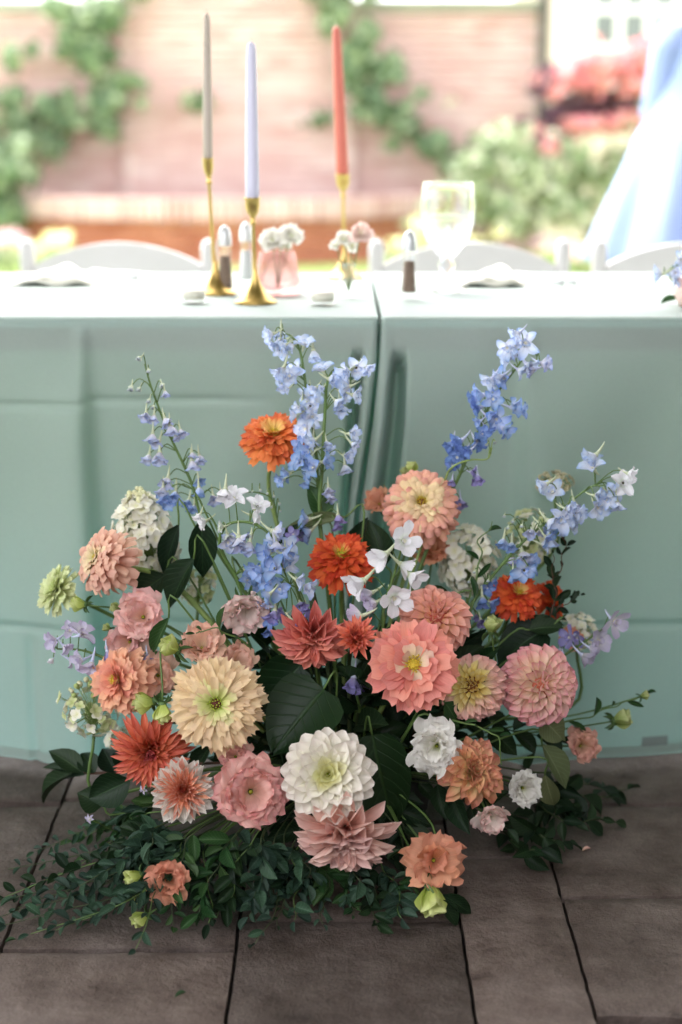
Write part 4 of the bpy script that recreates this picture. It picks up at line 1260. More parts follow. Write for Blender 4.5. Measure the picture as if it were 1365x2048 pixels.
def phyllo(root, n, R, elev, leng, wid, rad, hgt, keys, mats, jit=1.0, name='petal', phi0=0.0):
    """petals from the heart (f=0) to the rim (f=1) at the golden angle"""
    for i in range(n):
        f = (i + 0.5) / n
        phi = phi0 + i * 2.399963 + rnd(-0.12, 0.12) * jit
        L = R * leng(f) * rnd(1 - 0.07 * jit, 1 + 0.07 * jit)
        Wd = R * wid(f) * rnd(1 - 0.10 * jit, 1 + 0.10 * jit)
        e = R_(elev(f)) + rnd(-0.09, 0.09) * jit
        k = keys(f) if callable(keys) else keys
        me = pmesh(k, random.randrange(len(SHAPES[k])), M[mats(f)], name)
        add(name, me, root, frame(phi, e, R * rad(f), R * hgt(f), L, Wd, rnd(-0.18, 0.18) * jit * (0.5 if name == 'petal' and n > 100 else 1.0)))

def lt(tab):
    return lambda f: interp(tab, f)

def thing_at(name, px, py, Y, yaw, tilt, spin=None):
    P = at(px, py, Y)
    Z = facing(P, yaw, tilt)
    Rm = orient(Z)
    W = Matrix.Translation(P) @ Rm.to_4x4() @ Matrix.Rotation(rnd(0, 6.28) if spin is None else spin, 4, 'Z')
    root = empty(name, W)
    return root, W, P, Z, mpp(P)

def centre(root, R, h, mats, n=26, name='flower_centre', heart=None):
    """tuft of tiny disc florets"""
    mb = MB()
    mb.lathe([(0.0005, h + R * 0.45), (R * 0.5, h + R * 0.32), (R * 0.85, h + R * 0.05), (R * 0.9, h - R * 0.5)], 10, mi=0)
    for i in range(n):
        f = (i + 0.5) / n
        a = i * 2.4; rr = R * (0.25 + 0.75 * math.sqrt(f))
        b = Vector((rr * 0.8 * math.cos(a), rr * 0.8 * math.sin(a), h))
        d = Vector((math.cos(a) * f * 0.7, math.sin(a) * f * 0.7, 1)).normalized()
        l = R * rnd(0.5, 0.9)
        mb.tube([b, b + d * l * 0.6, b + d * l], [R * 0.07, R * 0.08, R * 0.13], 5, mi=1)
    mb.build(name, [M[mats[0]], M[mats[1]]], root)

def calyx(root, r, l, n=8, h=0.0, mat='sepal'):
    me = pmesh('sepal', 0, M[mat], 'sepal')
    for i in range(n):
        add('sepal', me, root, frame(6.283 * i / n + rnd(-0.1, 0.1), R_(rnd(-70, -25)), r * 0.2, h, l * rnd(0.8, 1.2), r * 0.5))

# ------------------------------------------------------------------ zinnias
def zinnia(px, py, diam, Y, yaw, tilt, mats, label, n=64, key='zin', dome=0.28, cmat=('c_yellow', 'c_yellow'), cR=0.13, wid=0.30, inner=0.35, stem_r=0.0034, droop=-6, crown=62, wtab=None, spin=None):
    root, W, P, Z, k = thing_at('zinnia', px, py, Y, yaw, tilt, spin)
    tag(root, label, 'flower', 'zinnias')
    R = diam * k / 2 * 1.04
    out, inn = mats
    phyllo(root, n, R, lt([(0, crown), (0.2, crown * 0.6), (0.5, crown * 0.3), (0.75, 4), (1, droop)]), lt([(0, 0.30), (0.15, 0.42), (0.35, 0.62), (0.6, 0.84), (1, 0.98)]), wtab or lt([(0, wid * 0.55), (0.3, wid * 0.85), (1, wid)]),
           lt([(0, 0.10), (0.4, 0.08), (1, 0.03)]), lt([(0, dome), (0.4, dome * 0.6), (1, 0.0)]), key, lambda f: inn if f < inner * rnd(0.45, 1.6) else out, 1.0)
    centre(root, R * cR, R * dome * 0.95, cmat)
    MB().lathe([(0.0005, -R * 0.32), (R * 0.12, -R * 0.30), (R * 0.2, -R * 0.15), (R * 0.22, R * 0.02), (R * 0.14, R * dome * 0.8)], 12).build('calyx', M['sepal'], root)
    stem_to_pot(root, W, P - Z * R * 0.25, -Z, stem_r, 'stem_pale' if diam > 120 else 'stem')
    return root

zinnia(547, 884, 134, 2.20, 4, 52, ('z_orange', 'z_orange_in'), 'bright orange zinnia standing highest, in front of the tablecloth', n=150, dome=0.36, droop=-16, wid=0.25, inner=0.16)
zinnia(842, 1016, 168, 2.17, 3, 24, ('z_peach', 'z_peach_in'), 'large peach zinnia with frilled petals, above the white bells', n=180, key='zincurl', dome=0.34, cmat=('c_brown', 'c_yellow'), inner=0.36, wid=0.215, droop=-30)
zinnia(683, 1127, 138, 2.10, 0, 44, ('z_red', 'z_red_in'), 'vermilion zinnia with yellow heart at the middle of the arrangement', n=160, dome=0.34, cmat=('c_lime', 'c_yellow'), inner=0.06, wid=0.24, droop=-20, cR=0.2)
zinnia(218, 1124, 152, 2.06, -60, 16, ('z_salmon', 'z_salmon_in'), 'salmon zinnia seen from its side above the lime zinnia', n=140, key='zincurl', dome=0.36, cmat=('c_lime', 'c_yellow'), inner=0.2, wid=0.28, droop=-42, stem_r=0.0045)
zinnia(120, 1182, 112, 2.12, -66, 24, ('z_lime', 'z_lime'), 'pale lime zinnia seen edge on, outermost beside the salmon zinnia', n=84, dome=0.22, cmat=('c_lime', 'c_lime'), droop=-18, wid=0.32)
zinnia(247, 1362, 142, 1.97, -44, 6, ('z_apricot', 'z_apricot_in'), 'apricot pink zinnia turned away beside the cream zinnia', n=110, dome=0.34, key='zin', wid=0.34, droop=-38, inner=0.3)
zinnia(435, 1408, 196, 1.90, -8, 2, ('z_cream', 'z_cream_in'), 'very large cream zinnia with a lime and maroon centre', n=150, dome=0.17, cmat=('c_red', 'c_lime'), cR=0.14, inner=0.16, wid=0.215, droop=-8, crown=46, stem_r=0.004)
zinnia(826, 1332, 190, 1.93, 6, 12, ('z_coral', 'z_coral_in'), 'very large coral zinnia with broad petals and pale inner petals', n=62, key='zinbig', dome=0.17, cmat=('c_yellow', 'c_yellow'), cR=0.16, wid=0.42, inner=0.11, droop=-12, crown=44, stem_r=0.004)
zinnia(1033, 1196, 106, 2.14, 22, 36, ('z_red', 'z_orange_in'), 'vermilion zinnia under the blue delphinium, darker of the outer pair', n=130, dome=0.36, inner=0.06, wid=0.28, droop=-26)
zinnia(1100, 1202, 88, 2.22, 62, 10, ('z_red', 'z_red'), 'vermilion zinnia seen from behind, half hidden by reddish twigs', n=70, dome=0.2, droop=-20, wid=0.32)

# ------------------------------------------------------------------ dahlias
def dahlia(px, py, diam, Y, yaw, tilt, label, n, key, mats, elev, leng, wid, rad, hgt, stem='stem_dark', heart=None, jit=1.0, spin=None, sep=True):
    root, W, P, Z, k = thing_at('dahlia', px, py, Y, yaw, tilt, spin)
    tag(root, label, 'flower', 'dahlias')
    R = diam * k / 2 * 1.03
    phyllo(root, n, R, lt(elev), lt(leng), lt(wid), lt(rad), lt(hgt), key, mats if callable(mats) else (lambda f: mats), jit)
    if heart: centre(root, R * 0.10, R * hgt[0][1], heart, 16)
    if sep:
        calyx(root, R * 0.35, R * 0.35, 7, -R * 0.12)
    MB().lathe([(0.0005, -R * 0.25), (R * 0.14, -R * 0.2), (R * 0.22, -R * 0.05), (R * 0.15, R * hgt[0][1] * 0.6)], 12).build('receptacle', M['sepal'], root)
    stem_to_pot(root, W, P - Z * R * 0.2, -Z, 0.003, stem)
    return root

def balldahlia(px, py, diam, Y, yaw, tilt, label, n, mats, low=-0.75, lag=40, wid=0.36, open_heart=0.0):
    root, W, P, Z, k = thing_at('dahlia', px, py, Y, yaw, tilt)
    tag(root, label, 'flower', 'dahlias')
    R = diam * k / 2 * 1.02
    for i in range(n):
        f = (i + 0.5) / n
        psi = math.asin(max(-1, 1 - f * (1 - low)))
        g = smooth(0.0, 0.35, f)
        core = R * lerp(0.40, 0.54, g)
        phi = i * 2.399963 + rnd(-0.06, 0.06)
        e = psi - R_(lag) * lerp(0.35, 1.0, g) + rnd(-0.10, 0.10)
        L = R * lerp(0.34 - 0.1 * open_heart, 0.60, g) * rnd(0.92, 1.1)
        Wd = R * wid * lerp(0.42, 1.0, g) * rnd(0.9, 1.1)
        me = pmesh('ball', random.randrange(3), M[mats(f)], 'petal')
        add('petal', me, root, frame(phi, e, core * math.cos(psi), core * math.sin(psi) * 0.92, L, Wd, rnd(-0.1, 0.1)))
    calyx(root, R * 0.35, R * 0.35, 7, -R * 0.30)
    MB().lathe([(0.0005, -R * 0.45), (R * 0.3, -R * 0.36), (R * 0.42, 0), (R * 0.3, R * 0.3), (0.0005, R * 0.38)], 12).build('receptacle', M['d_coral' if not open_heart else 'c_brown'], root)
    stem_to_pot(root, W, P - Z * R * 0.4, -Z, 0.003, 'stem_dark')
    return root

dahlia(657, 1550, 190, 1.86, -1, 4, 'large white dahlia with a pale yellow heart low at the front', 72, 'decw', lambda f: 'd_white_in' if f < 0.28 else 'd_white',
       [(0, 84), (0.12, 58), (0.3, 32), (0.6, 14), (1, -8)], [(0, 0.16), (0.12, 0.32), (0.3, 0.56), (0.6, 0.84), (1, 0.99)], [(0, 0.14), (0.15, 0.24), (0.4, 0.37), (1, 0.43)],
       [(0, 0.03), (0.4, 0.06), (1, 0.03)], [(0, 0.14), (0.5, 0.09), (1, 0.0)], heart=('c_lime', 'c_yellow'), jit=0.4)
dahlia(692, 1650, 208, 1.85, 0, -58, 'dusty pink dahlia hanging below the white dahlia', 104, 'decp', 'd_mauve',
       [(0, 84), (0.2, 66), (0.45, 44), (0.75, 18), (1, -6)], [(0, 0.25), (0.25, 0.5), (0.5, 0.74), (0.75, 0.9), (1, 1.0)], [(0, 0.12), (0.4, 0.25), (1, 0.31)],
       [(0, 0.04), (0.4, 0.08), (1, 0.05)], [(0, 0.2), (0.5, 0.12), (1, 0.0)])
dahlia(626, 1262, 156, 1.99, 2, -44, 'drooping coral dahlia nodding downward under the vermilion zinnia', 120, lambda f: 'decdroop' if f > 0.35 else 'cac', 'd_coral',
       [(0, 86), (0.3, 70), (0.5, 50), (0.75, 28), (1, 2)], [(0, 0.3), (0.3, 0.55), (0.6, 0.85), (1, 1.0)], [(0, 0.08), (0.4, 0.22), (1, 0.30)],
       [(0, 0.03), (0.4, 0.09), (1, 0.06)], [(0, 0.10), (0.5, 0.06), (1, 0.0)], heart=('c_red', 'c_red'))
dahlia(712, 1278, 100, 1.95, 6, 18, 'small spiky coral dahlia between the drooping dahlia and the coral zinnia', 84, 'cac', lambda f: 'd_cactus_in' if f < 0.35 else 'd_cactus',
       [(0, 86), (0.3, 72), (0.6, 52), (1, 18)], [(0, 0.45), (0.3, 0.65), (0.6, 0.86), (1, 1.0)], [(0, 0.22), (0.4, 0.32), (1, 0.38)],
       [(0, 0.04), (0.4, 0.10), (1, 0.06)], [(0, 0.06), (0.5, 0.04), (1, 0.0)])
balldahlia(872, 1240, 134, 2.03, 10, 34, 'rounded salmon dahlia tucked behind the big coral zinnia', 150, lambda f: 'd_salmon')
balldahlia(946, 1374, 122, 1.98, -22, 10, 'yellow and pink ball dahlia next to the big coral zinnia', 190, lambda f: 'd_ball_yel' if f < 0.24 else 'd_ball_pink', wid=0.32, open_heart=1.0)
balldahlia(1078, 1370, 148, 2.00, 30, 4, 'big round pink pompon dahlia on the outer side', 170, lambda f: 'd_pom', wid=0.40)
dahlia(302, 1498, 162, 1.92, -2, -22, 'deep coral spiky dahlia with a dark heart below the apricot zinnia', 150, lambda f: 'cac' if f < 0.5 else 'cacdroop', lambda f: 'd_red_in' if f < 0.22 else 'd_red',
       [(0, 84), (0.25, 66), (0.5, 44), (0.8, 16), (1, -18)], [(0, 0.25), (0.25, 0.5), (0.5, 0.76), (0.8, 0.94), (1, 1.04)], [(0, 0.10), (0.35, 0.26), (1, 0.36)],
       [(0, 0.03), (0.4, 0.1), (1, 0.06)], [(0, 0.16), (0.5, 0.1), (1, 0.0)], heart=('c_red', 'c_red'), jit=1.2)
dahlia(368, 1580, 130, 1.87, -6, 0, 'peach orange spiky dahlia with a white rim, low beside the pink lisianthus', 150, lambda f: 'cac' if f < 0.8 else 'dec', lambda f: 'd_cactus_in' if f < 0.14 else ('d_two' if f < 0.8 else 'd_two_out'),
       [(0, 88), (0.25, 68), (0.5, 44), (0.8, 14), (1, -12)], [(0, 0.4), (0.25, 0.6), (0.5, 0.8), (0.8, 0.94), (1, 1.02)], [(0, 0.15), (0.4, 0.24), (0.79, 0.28), (0.81, 0.40), (1, 0.42)],
       [(0, 0.03), (0.4, 0.08), (1, 0.04)], [(0, 0.12), (0.5, 0.08), (0.8, 0.02), (1, -0.05)], jit=1.0)
dahlia(942, 1546, 140, 1.93, 18, 12, 'fading orange and yellow dahlia with curled browned tips', 130, lambda f: 'decdroop' if random.random() < 0.5 else 'decp', 'd_wilt',
       [(0, 80), (0.25, 62), (0.5, 38), (0.75, 6), (1, -34)], [(0, 0.4), (0.25, 0.6), (0.6, 0.84), (1, 0.94)], [(0, 0.2), (0.3, 0.30), (1, 0.38)],
       [(0, 0.03), (0.4, 0.1), (1, 0.06)], [(0, 0.22), (0.5, 0.12), (1, 0.0)], jit=1.8)

# ------------------------------------------------------------------ lisianthus
def lisianthus(px, py, diam, Y, yaw, tilt, mat, label, n=13, openness=0.0, tall=1.0, stem='stem'):
    root, W, P, Z, k = thing_at('lisianthus', px, py, Y, yaw, tilt)
    tag(root, label, 'flower', 'lisianthus')
    R = diam * k / 2 * 1.08
    for i in range(n):
        f = (i + 0.5) / n
        phi = i * 2.399963 + rnd(-0.2, 0.2)
        e = R_(lerp(84, 26 - openness, f ** 0.9) + rnd(-8, 8))
        L = R * lerp(0.85, 1.12, f) * rnd(0.9, 1.1) * tall
        key = 'fancup' if f < 0.45 else 'fan'
        me = pmesh(key, random.randrange(6), M[mat], 'petal')
        add('petal', me, root, frame(phi, e, R * 0.05, -R * 0.42 + R * 0.06 * (1 - f), L, R * lerp(1.0, 1.62, f), rnd(-0.25, 0.25), H=L * rnd(0.8, 1.25)))
    calyx(root, R * 0.22, R * 0.6, 5, -R * 0.42)
    MB().lathe([(0.0005, -R * 0.6), (R * 0.09, -R * 0.55), (R * 0.13, -R * 0.42), (R * 0.05, -R * 0.3)], 10).build('receptacle', M['sepal'], root)
    centre(root, R * 0.06, -R * 0.22, ('c_lime', 'c_yellow'), 8)
    stem_to_pot(root, W, P - Z * R * 0.55, -Z, 0.0018, stem)
    return root
lisianthus(490, 1222, 108, 2.02, 10, -40, 'l_blush', 'blush lisianthus nodding beside the blue delphinium florets', 11)
lisianthus(284, 1232, 104, 2.02, -10, 8, 'l_rose', 'ruffled rose pink lisianthus under the salmon zinnia', 15)
lisianthus(256, 1286, 90, 2.03, -20, -10, 'l_rose', 'rose pink lisianthus just below the ruffled rose one', 11)
lisianthus(404, 1290, 94, 1.97, 0, 30, 'l_peach', 'peach lisianthus rising above the cream zinnia, nearer the lime bud', 13)
lisianthus(474, 1322, 80, 1.97, 20, 20, 'l_peach', 'peach lisianthus peeping over the top edge of the cream zinnia', 12)
lisianthus(318, 1350, 86, 1.98, 5, 5, 'l_peach', 'peach lisianthus between the apricot zinnia and the cream zinnia', 11)
lisianthus(503, 1585, 138, 1.86, 4, -4, 'l_pink', 'large ruffled pink lisianthus beside the white dahlia', 24)
lisianthus(470, 1512, 72, 1.90, -8, 6, 'l_pink', 'smaller pink lisianthus under the cream zinnia', 10)
lisianthus(872, 1494, 102, 1.93, -6, -8, 'l_white', 'white ruffled lisianthus above the fading dahlia', 15, 10)
lisianthus(1050, 1578, 72, 1.97, 25, -10, 'l_white', 'small cream white lisianthus to the side of the fading dahlia', 12)
lisianthus(983, 1636, 76, 1.92, 30, -38, 'l_blush', 'small blush lisianthus hanging below the fading dahlia', 10)
lisianthus(868, 1722, 104, 1.84, 2, -4, 'l_orange', 'orange lisianthus with open petals low over the paving', 10, 20)
lisianthus(340, 1762, 88, 1.82, 5, -12, 'l_orange', 'peach orange lisianthus behind the trailing sprigs near the paving', 11)
lisianthus(1165, 1492, 72, 2.08, 20, 0, 'l_dusty', 'dusty peach lisianthus near the hem of the cloth', 10)
lisianthus(868, 1100, 74, 2.22, 10, 40, 'l_orange', 'orange lisianthus bud opening below the peach zinnia', 9)
lisianthus(756, 1004, 62, 2.26, -30, 30, 'l_orange', 'blurred peach lisianthus behind the peach zinnia', 9)
lisianthus(1140, 1275, 52, 2.2, 20, 20, 'l_orange', 'peach lisianthus half hidden behind the lavender florets', 8)

def bud(px, py, w, Y, yaw, tilt, mat, label, tall=1.4, stem='stem', n=6):
    root, W, P, Z, k = thing_at('flower_bud', px, py, Y, yaw, tilt)
    tag(root, label, 'bud', 'flower buds')
    R = w * k / 2
    for i in range(n):
        f = (i + 0.5) / n
        me = pmesh('bud', i % 3, M[mat], 'petal')
        add('petal', me, root, frame(i * 2.4, R_(lerp(80, 62, f)), R * 0.15, -R * tall, R * 2.1 * tall * lerp(1.0, 0.9, f), R * 1.5, 0.35))
    calyx(root, R * 0.6, R * 1.3, 5, -R * tall)
    MB().lathe([(0.0005, -R * tall * 1.2), (R * 0.35, -R * tall * 1.1), (R * 0.5, -R * tall * 0.8), (R * 0.2, -R * 0.4)], 10).build('receptacle', M['sepal'], root)
    stem_to_pot(root, W, P - Z * R * tall, -Z, 0.0015, stem)
bud(340, 1294, 44, 1.95, -60, 20, 'bud_lime', 'lime lisianthus bud touching the peach lisianthus', 1.0)
bud(288, 1404, 42, 1.93, -70, 0, 'bud_lime', 'lime bud lying over the edge of the apricot zinnia', 1.1)
bud(324, 1426, 36, 1.91, -10, -70, 'bud_lime', 'lime bud pointing down beside the cream zinnia', 1.2)
bud(157, 1207, 30, 2.08, -75, 10, 'bud_lime', 'lime bud on a thick stem below the lime zinnia', 1.1)
bud(862, 1800, 56, 1.82, -10, -72, 'bud_lime', 'big lime bud hanging under the orange lisianthus', 1.2)
bud(984, 1250, 38, 2.02, 0, 55, 'bud_green', 'round green dahlia bud beside the salmon dahlia', 1.0)
bud(1245, 1440, 40, 2.12, 70, 8, 'bud_green', 'yellow green bud on a long stem near the cloth hem', 1.0)
bud(1290, 1391, 16, 2.14, 70, 15, 'bud_green', 'tiny green bud at the end of the longest outer stem', 1.2)
bud(826, 935, 24, 2.24, 5, 70, 'bud_lime', 'small lime bud standing above the peach zinnia', 1.1)
bud(810, 944, 18, 2.24, -50, 50, 'bud_green', 'tiny pale bud beside the small lime bud', 1.2)
bud(231, 1214, 20, 2.06, -70, 20, 'bud_green', 'tiny yellowish bud under the salmon zinnia', 1.1)
bud(214, 1255, 16, 2.05, -70, 25, 'bud_green', 'tiny yellowish bud on a dark thread stem above the lavender florets', 1.1)
bud(268, 1755, 30, 1.83, -60, -20, 'bud_lime', 'lime bud by the low peach orange lisianthus', 1.3)
bud(280, 1838, 28, 1.80, -70, -30, 'bud_lime', 'lime bud resting near the paving', 1.3)
bud(282, 1790, 28, 1.83, -60, -10, 'bud_lime', 'lime bud tucked in the trailing sprigs', 1.2)
bud(566, 1584, 20, 1.88, 60, 10, 'bud_green', 'tiny green bud between the pink lisianthus and the white dahlia', 1.1)

# ------------------------------------------------------------------ delphiniums
def floret_mesh(mat_spur):
    mb = MB()
    mb.lathe([(0.03, -0.20), (0.15, -0.12), (0.22, 0.0), (0.17, 0.04)], 8)
    mb.tube([(0, 0.0, -0.05), (0, 0.10, -0.45), (0, 0.26, -0.85), (0, 0.42, -1.10)], [0.15, 0.10, 0.065, 0.03], 6)
    return mb.mesh('floret', M[mat_spur])
FL = {}
EYE = MB().lathe([(0.0005, 0.20), (0.10, 0.16), (0.14, 0.08), (0.10, 0.0)], 7).mesh('eye', M['eye'])
EYED = MB().lathe([(0.0005, 0.20), (0.10, 0.16), (0.14, 0.08), (0.10, 0.0)], 7).mesh('eye', M['eye_dark'])
def spike(label, stem_px, florets, Y0, base_mat, spur='spur_blue', group='delphiniums', key='del', bell=False, r_stem=0.0028, topots=True, nodow=0, name='delphinium', stemmat='stem', dense=0):
    pts = [at(a, b, c) for a, b, c in stem_px]
    P0 = pts[0]
    root = empty(name, P0); tag(root, label, 'flower', group)
    inv = Matrix.Translation(-P0)
    path = cr(pts, 36)
    sb = MB()
    if topots:
        e = pot_entry(P0)
        full = cr([e, e.lerp(P0, 0.5) + Vector((0, 0, 0.03))] + pts, 44)
    else:
        full = path
    sb.tube(full, [lerp(r_stem * 1.2, r_stem * 0.45, i / (len(full) - 1)) for i in range(len(full))], 7, inv=inv)
    more = []
    if dense:
        for fl in florets:
            if (len(fl) > 4 and fl[4] == 'bud') or fl[2] < 24: continue
            for q_ in range(dense):
                a_ = rnd(0, 6.28)
                more.append((fl[0] + 0.55 * fl[2] * math.cos(a_), fl[1] + 0.55 * fl[2] * math.sin(a_), fl[2] * rnd(0.7, 0.95)) + tuple(fl[3:4] or (None,)) + ((random.choice(('open', 'side', 'bell')) if not bell else 'bell'),))
    for fl in list(florets) + more:
        px, py, sz = fl[:3]
        mat = fl[3] if len(fl) > 3 and fl[3] else base_mat
        typ = fl[4] if len(fl) > 4 else ('bell' if bell else 'open')
        # nearest stem point in the picture
        best = min(path, key=lambda q: (q - at(px, py, q.y)).length + 0.25 * max(0, at(px, py, q.y).z - q.z))
        sgn = 1 if at(px, py, best.y).x > best.x else -1
        Y = best.y + rnd(-0.035, 0.01) if len(fl) < 6 else fl[5]
        P = at(px, py, Y)
        if typ == 'open' and random.random() < 0.45: typ = 'side'
        if typ == 'open': Z = facing(P, sgn * rnd(5, 50), rnd(-28, 18))
        elif typ == 'side': Z = facing(P, sgn * rnd(50, 85), rnd(-35, 5))
        elif typ == 'up': Z = facing(P, sgn * rnd(0, 40), rnd(25, 60))
        elif typ == 'bell': Z = facing(P, sgn * rnd(5, 45), rnd(-75, -45))
        else: Z = facing(P, sgn * rnd(0, 40), rnd(-60, -20))
        R = sz * mpp(P) / 2 * (1.34 if typ != 'bud' else 1.3)
        Wm = Matrix.Translation(P - P0) @ orient(Z).to_4x4()
        if (spur, 0) not in FL: FL[(spur, 0)] = floret_mesh(spur)
        k = R * (1.0 if typ != 'bud' else 0.9)
        fo = add('floret', FL[(spur, 0)], root, Wm @ Matrix.Diagonal((k, k, k * (0.8 if typ in ('open', 'up') else 1.0), 1)))
        if typ == 'bud':
            for i in range(4):
                add('petal', pmesh('bud', i % 3, M['p_bud' if mat == base_mat else mat], 'petal'), fo, frame(i * 1.571, R_(78), 0.12, -0.1, 1.25, 0.8))
        else:
            e0 = {'open': 30, 'up': 30, 'side': 46, 'bell': 60}.get(typ, 40) + (10 if key == 'delstar' else 0)
            kk = 'delcup' if typ in ('bell', 'side') else key
            if key == 'delstar' : kk = 'delstar'
            p0 = rnd(0, 6)
            for i in range(5):
                add('petal', pmesh(kk, random.randrange(len(SHAPES[kk])), M[mat], 'petal'), fo, frame(p0 + i * 1.2566 + rnd(-0.12, 0.12), R_(e0 + rnd(-9, 9)), 0.12, 0.0, rnd(0.88, 1.15), rnd(0.66, 0.88), rnd(-0.35, 0.35)))
            for i in range(3):
                add('petal', pmesh(kk, random.randrange(len(SHAPES[kk])), M[mat], 'petal'), fo, frame(p0 + 0.6 + i * 2.09, R_(e0 + 28), 0.06, 0.05, rnd(0.42, 0.55), rnd(0.38, 0.5)))
            add('eye', EYED if (random.random() < 0.25 and base_mat == 'p_pale') else EYE, fo)
        # pedicel
        back = P - Z * R * 0.15
        low = min(path, key=lambda q: (q - (best + (best - P) * 0.0 + Vector((0, 0, -0.012)))).length)
        mid = low.lerp(back, 0.6) + Vector((0, 0.004, 0.010))
        sb.tube(cr([low, mid, back], 6), 0.0009, 5, inv=inv)
    sb.build('stem', M[stemmat], root)
    return root

spike('delphinium spike with green bud tip and nodding lilac bells over the cream hydrangea', [(410, 1060, 2.16), (385, 970, 2.17), (340, 870, 2.18), (305, 780, 2.19), (290, 728, 2.19)],
      [(283, 714, 20, 'p_bud', 'bud'), (297, 738, 17, 'p_bud', 'bud'), (264, 772, 24, 'p_bud', 'bud'), (281, 775, 18, 'p_bud', 'bud'), (324, 768, 22, 'p_bud', 'bud'), (330, 782, 22, None, 'bell'), (300, 798, 18, 'p_bud', 'bud'), (308, 812, 18, 'p_bud', 'bud'),
       (293, 826, 30, None, 'bell'), (341, 852, 34), (361, 860, 28), (306, 868, 32), (320, 905, 40), (384, 922, 34), (385, 905, 22), (336, 957, 36), (352, 985, 40, 'p_blue'), (340, 1000, 30, 'p_blue'), (398, 975, 32, 'p_blue'), (427, 992, 32), (378, 1000, 28, 'p_blue')],
      2.17, 'p_lilac', 'spur_green', bell=True, dense=1)
spike('pale blue delphinium spike whose drooping tip stands highest of all', [(640, 1050, 2.17), (632, 900, 2.18), (612, 770, 2.19), (600, 700, 2.2), (582, 672, 2.2), (566, 668, 2.2)],
      [(546, 668, 32, None, 'side'), (560, 678, 28, None, 'bell'), (573, 698, 32), (588, 690, 28, None, 'side'), (608, 690, 40, None, 'up'), (568, 736, 38, None, 'bell'), (580, 752, 34), (566, 770, 26, None, 'bell'), (594, 830, 28, None, 'side'), (560, 700, 22), (622, 800, 38), (612, 790, 28), (625, 832, 38), (612, 858, 40), (630, 880, 34)],
      2.19, 'p_pale', 'spur_green', dense=1)
spike('pale blue delphinium spike with dotted open florets beside the highest one', [(640, 1040, 2.14), (645, 930, 2.15), (650, 830, 2.16), (655, 765, 2.16), (672, 738, 2.16), (700, 742, 2.15)],
      [(646, 742, 36, None, 'up'), (712, 735, 38), (699, 765, 42), (684, 785, 36, None, 'side'), (706, 790, 34), (685, 812, 34, None, 'bell'), (633, 775, 26), (700, 868, 34, None, 'side'), (690, 930, 34, None, 'bell'), (655, 897, 26, None, 'side'), (618, 905, 40, 'p_blue'), (600, 925, 36, 'p_blue'), (628, 935, 40, 'p_blue'), (622, 950, 30, 'p_blue'), (579, 948, 30, 'p_blue'), (657, 975, 28, 'p_lilac', 'bell'), (677, 1030, 30, 'p_violet', 'bell'), (622, 1060, 40, 'p_blue'), (600, 1075, 26, 'p_violet')],
      2.15, 'p_pale', 'spur_green', r_stem=0.0032, dense=1)
spike('arching pale delphinium spray with blue dotted florets below the orange zinnia', [(470, 1150, 2.08), (440, 1090, 2.07), (455, 1050, 2.06), (500, 1045, 2.05), (540, 1070, 2.04), (560, 1120, 2.03), (580, 1170, 2.02)],
      [(468, 998, 46, 'p_white', 'up'), (515, 1014, 36, 'p_white', 'up'), (412, 1042, 32, 'p_white', 'side'), (478, 1076, 44, 'p_lilac', 'bell'), (500, 1085, 40, 'p_lilac', 'bell'), (455, 1068, 30, 'p_bud', 'bell'), (545, 1062, 40, 'p_lilac', 'side'), (568, 1095, 42), (540, 1105, 44, 'p_blue'), (522, 1135, 44, 'p_blue', 'side'), (552, 1138, 46, 'p_blue'), (575, 1125, 36), (515, 1158, 38, 'p_blue'), (505, 1068, 24, 'p_bud', 'bud'), (560, 1178, 40, 'p_blue'), (610, 1172, 38, None, 'side'), (550, 1222, 38, 'p_violet', 'bell'), (590, 1243, 34, 'p_violet'), (600, 1205, 28, 'p_violet', 'bell'), (535, 1200, 26, 'p_lilac', 'bell'), (545, 1245, 28, 'p_deep')],
      2.05, 'p_pale', 'spur_green', dense=1)
spike('strong blue delphinium spike leaning outward over the goblet table cloth', [(890, 1010, 2.2), (915, 960, 2.2), (950, 880, 2.2), (985, 800, 2.2), (1030, 740, 2.2), (1060, 700, 2.2), (1075, 712, 2.2)],
      [(1052, 686, 44, 'p_pale', 'open'), (1022, 716, 40, 'p_pale', 'open'), (1053, 728, 36, 'p_pale', 'open'), (1083, 726, 32, 'p_lilac', 'side'), (1035, 705, 26, 'p_pale', 'open'), (984, 757, 36, 'p_pale', 'open'), (1010, 757, 36, 'p_blue', 'open'), (967, 790, 38, 'p_blue', 'open'), (1024, 814, 34, 'p_blue', 'side'), (992, 838, 42, 'p_blue', 'open'), (962, 815, 32, 'p_deep', 'open'), (975, 832, 30, 'p_blue', 'open'), (924, 880, 36, 'p_deep', 'open'), (953, 882, 38, 'p_deep', 'open'), (965, 868, 26, 'p_deep', 'open'), (915, 915, 34, 'p_deep', 'open'), (905, 930, 22, 'p_deep', 'open'), (956, 952, 30, 'p_violet', 'bell'), (922, 1000, 28, 'p_violet', 'bell'), (905, 960, 20, 'p_violet', 'bell')],
      2.2, 'p_blue', 'spur_blue', dense=1)
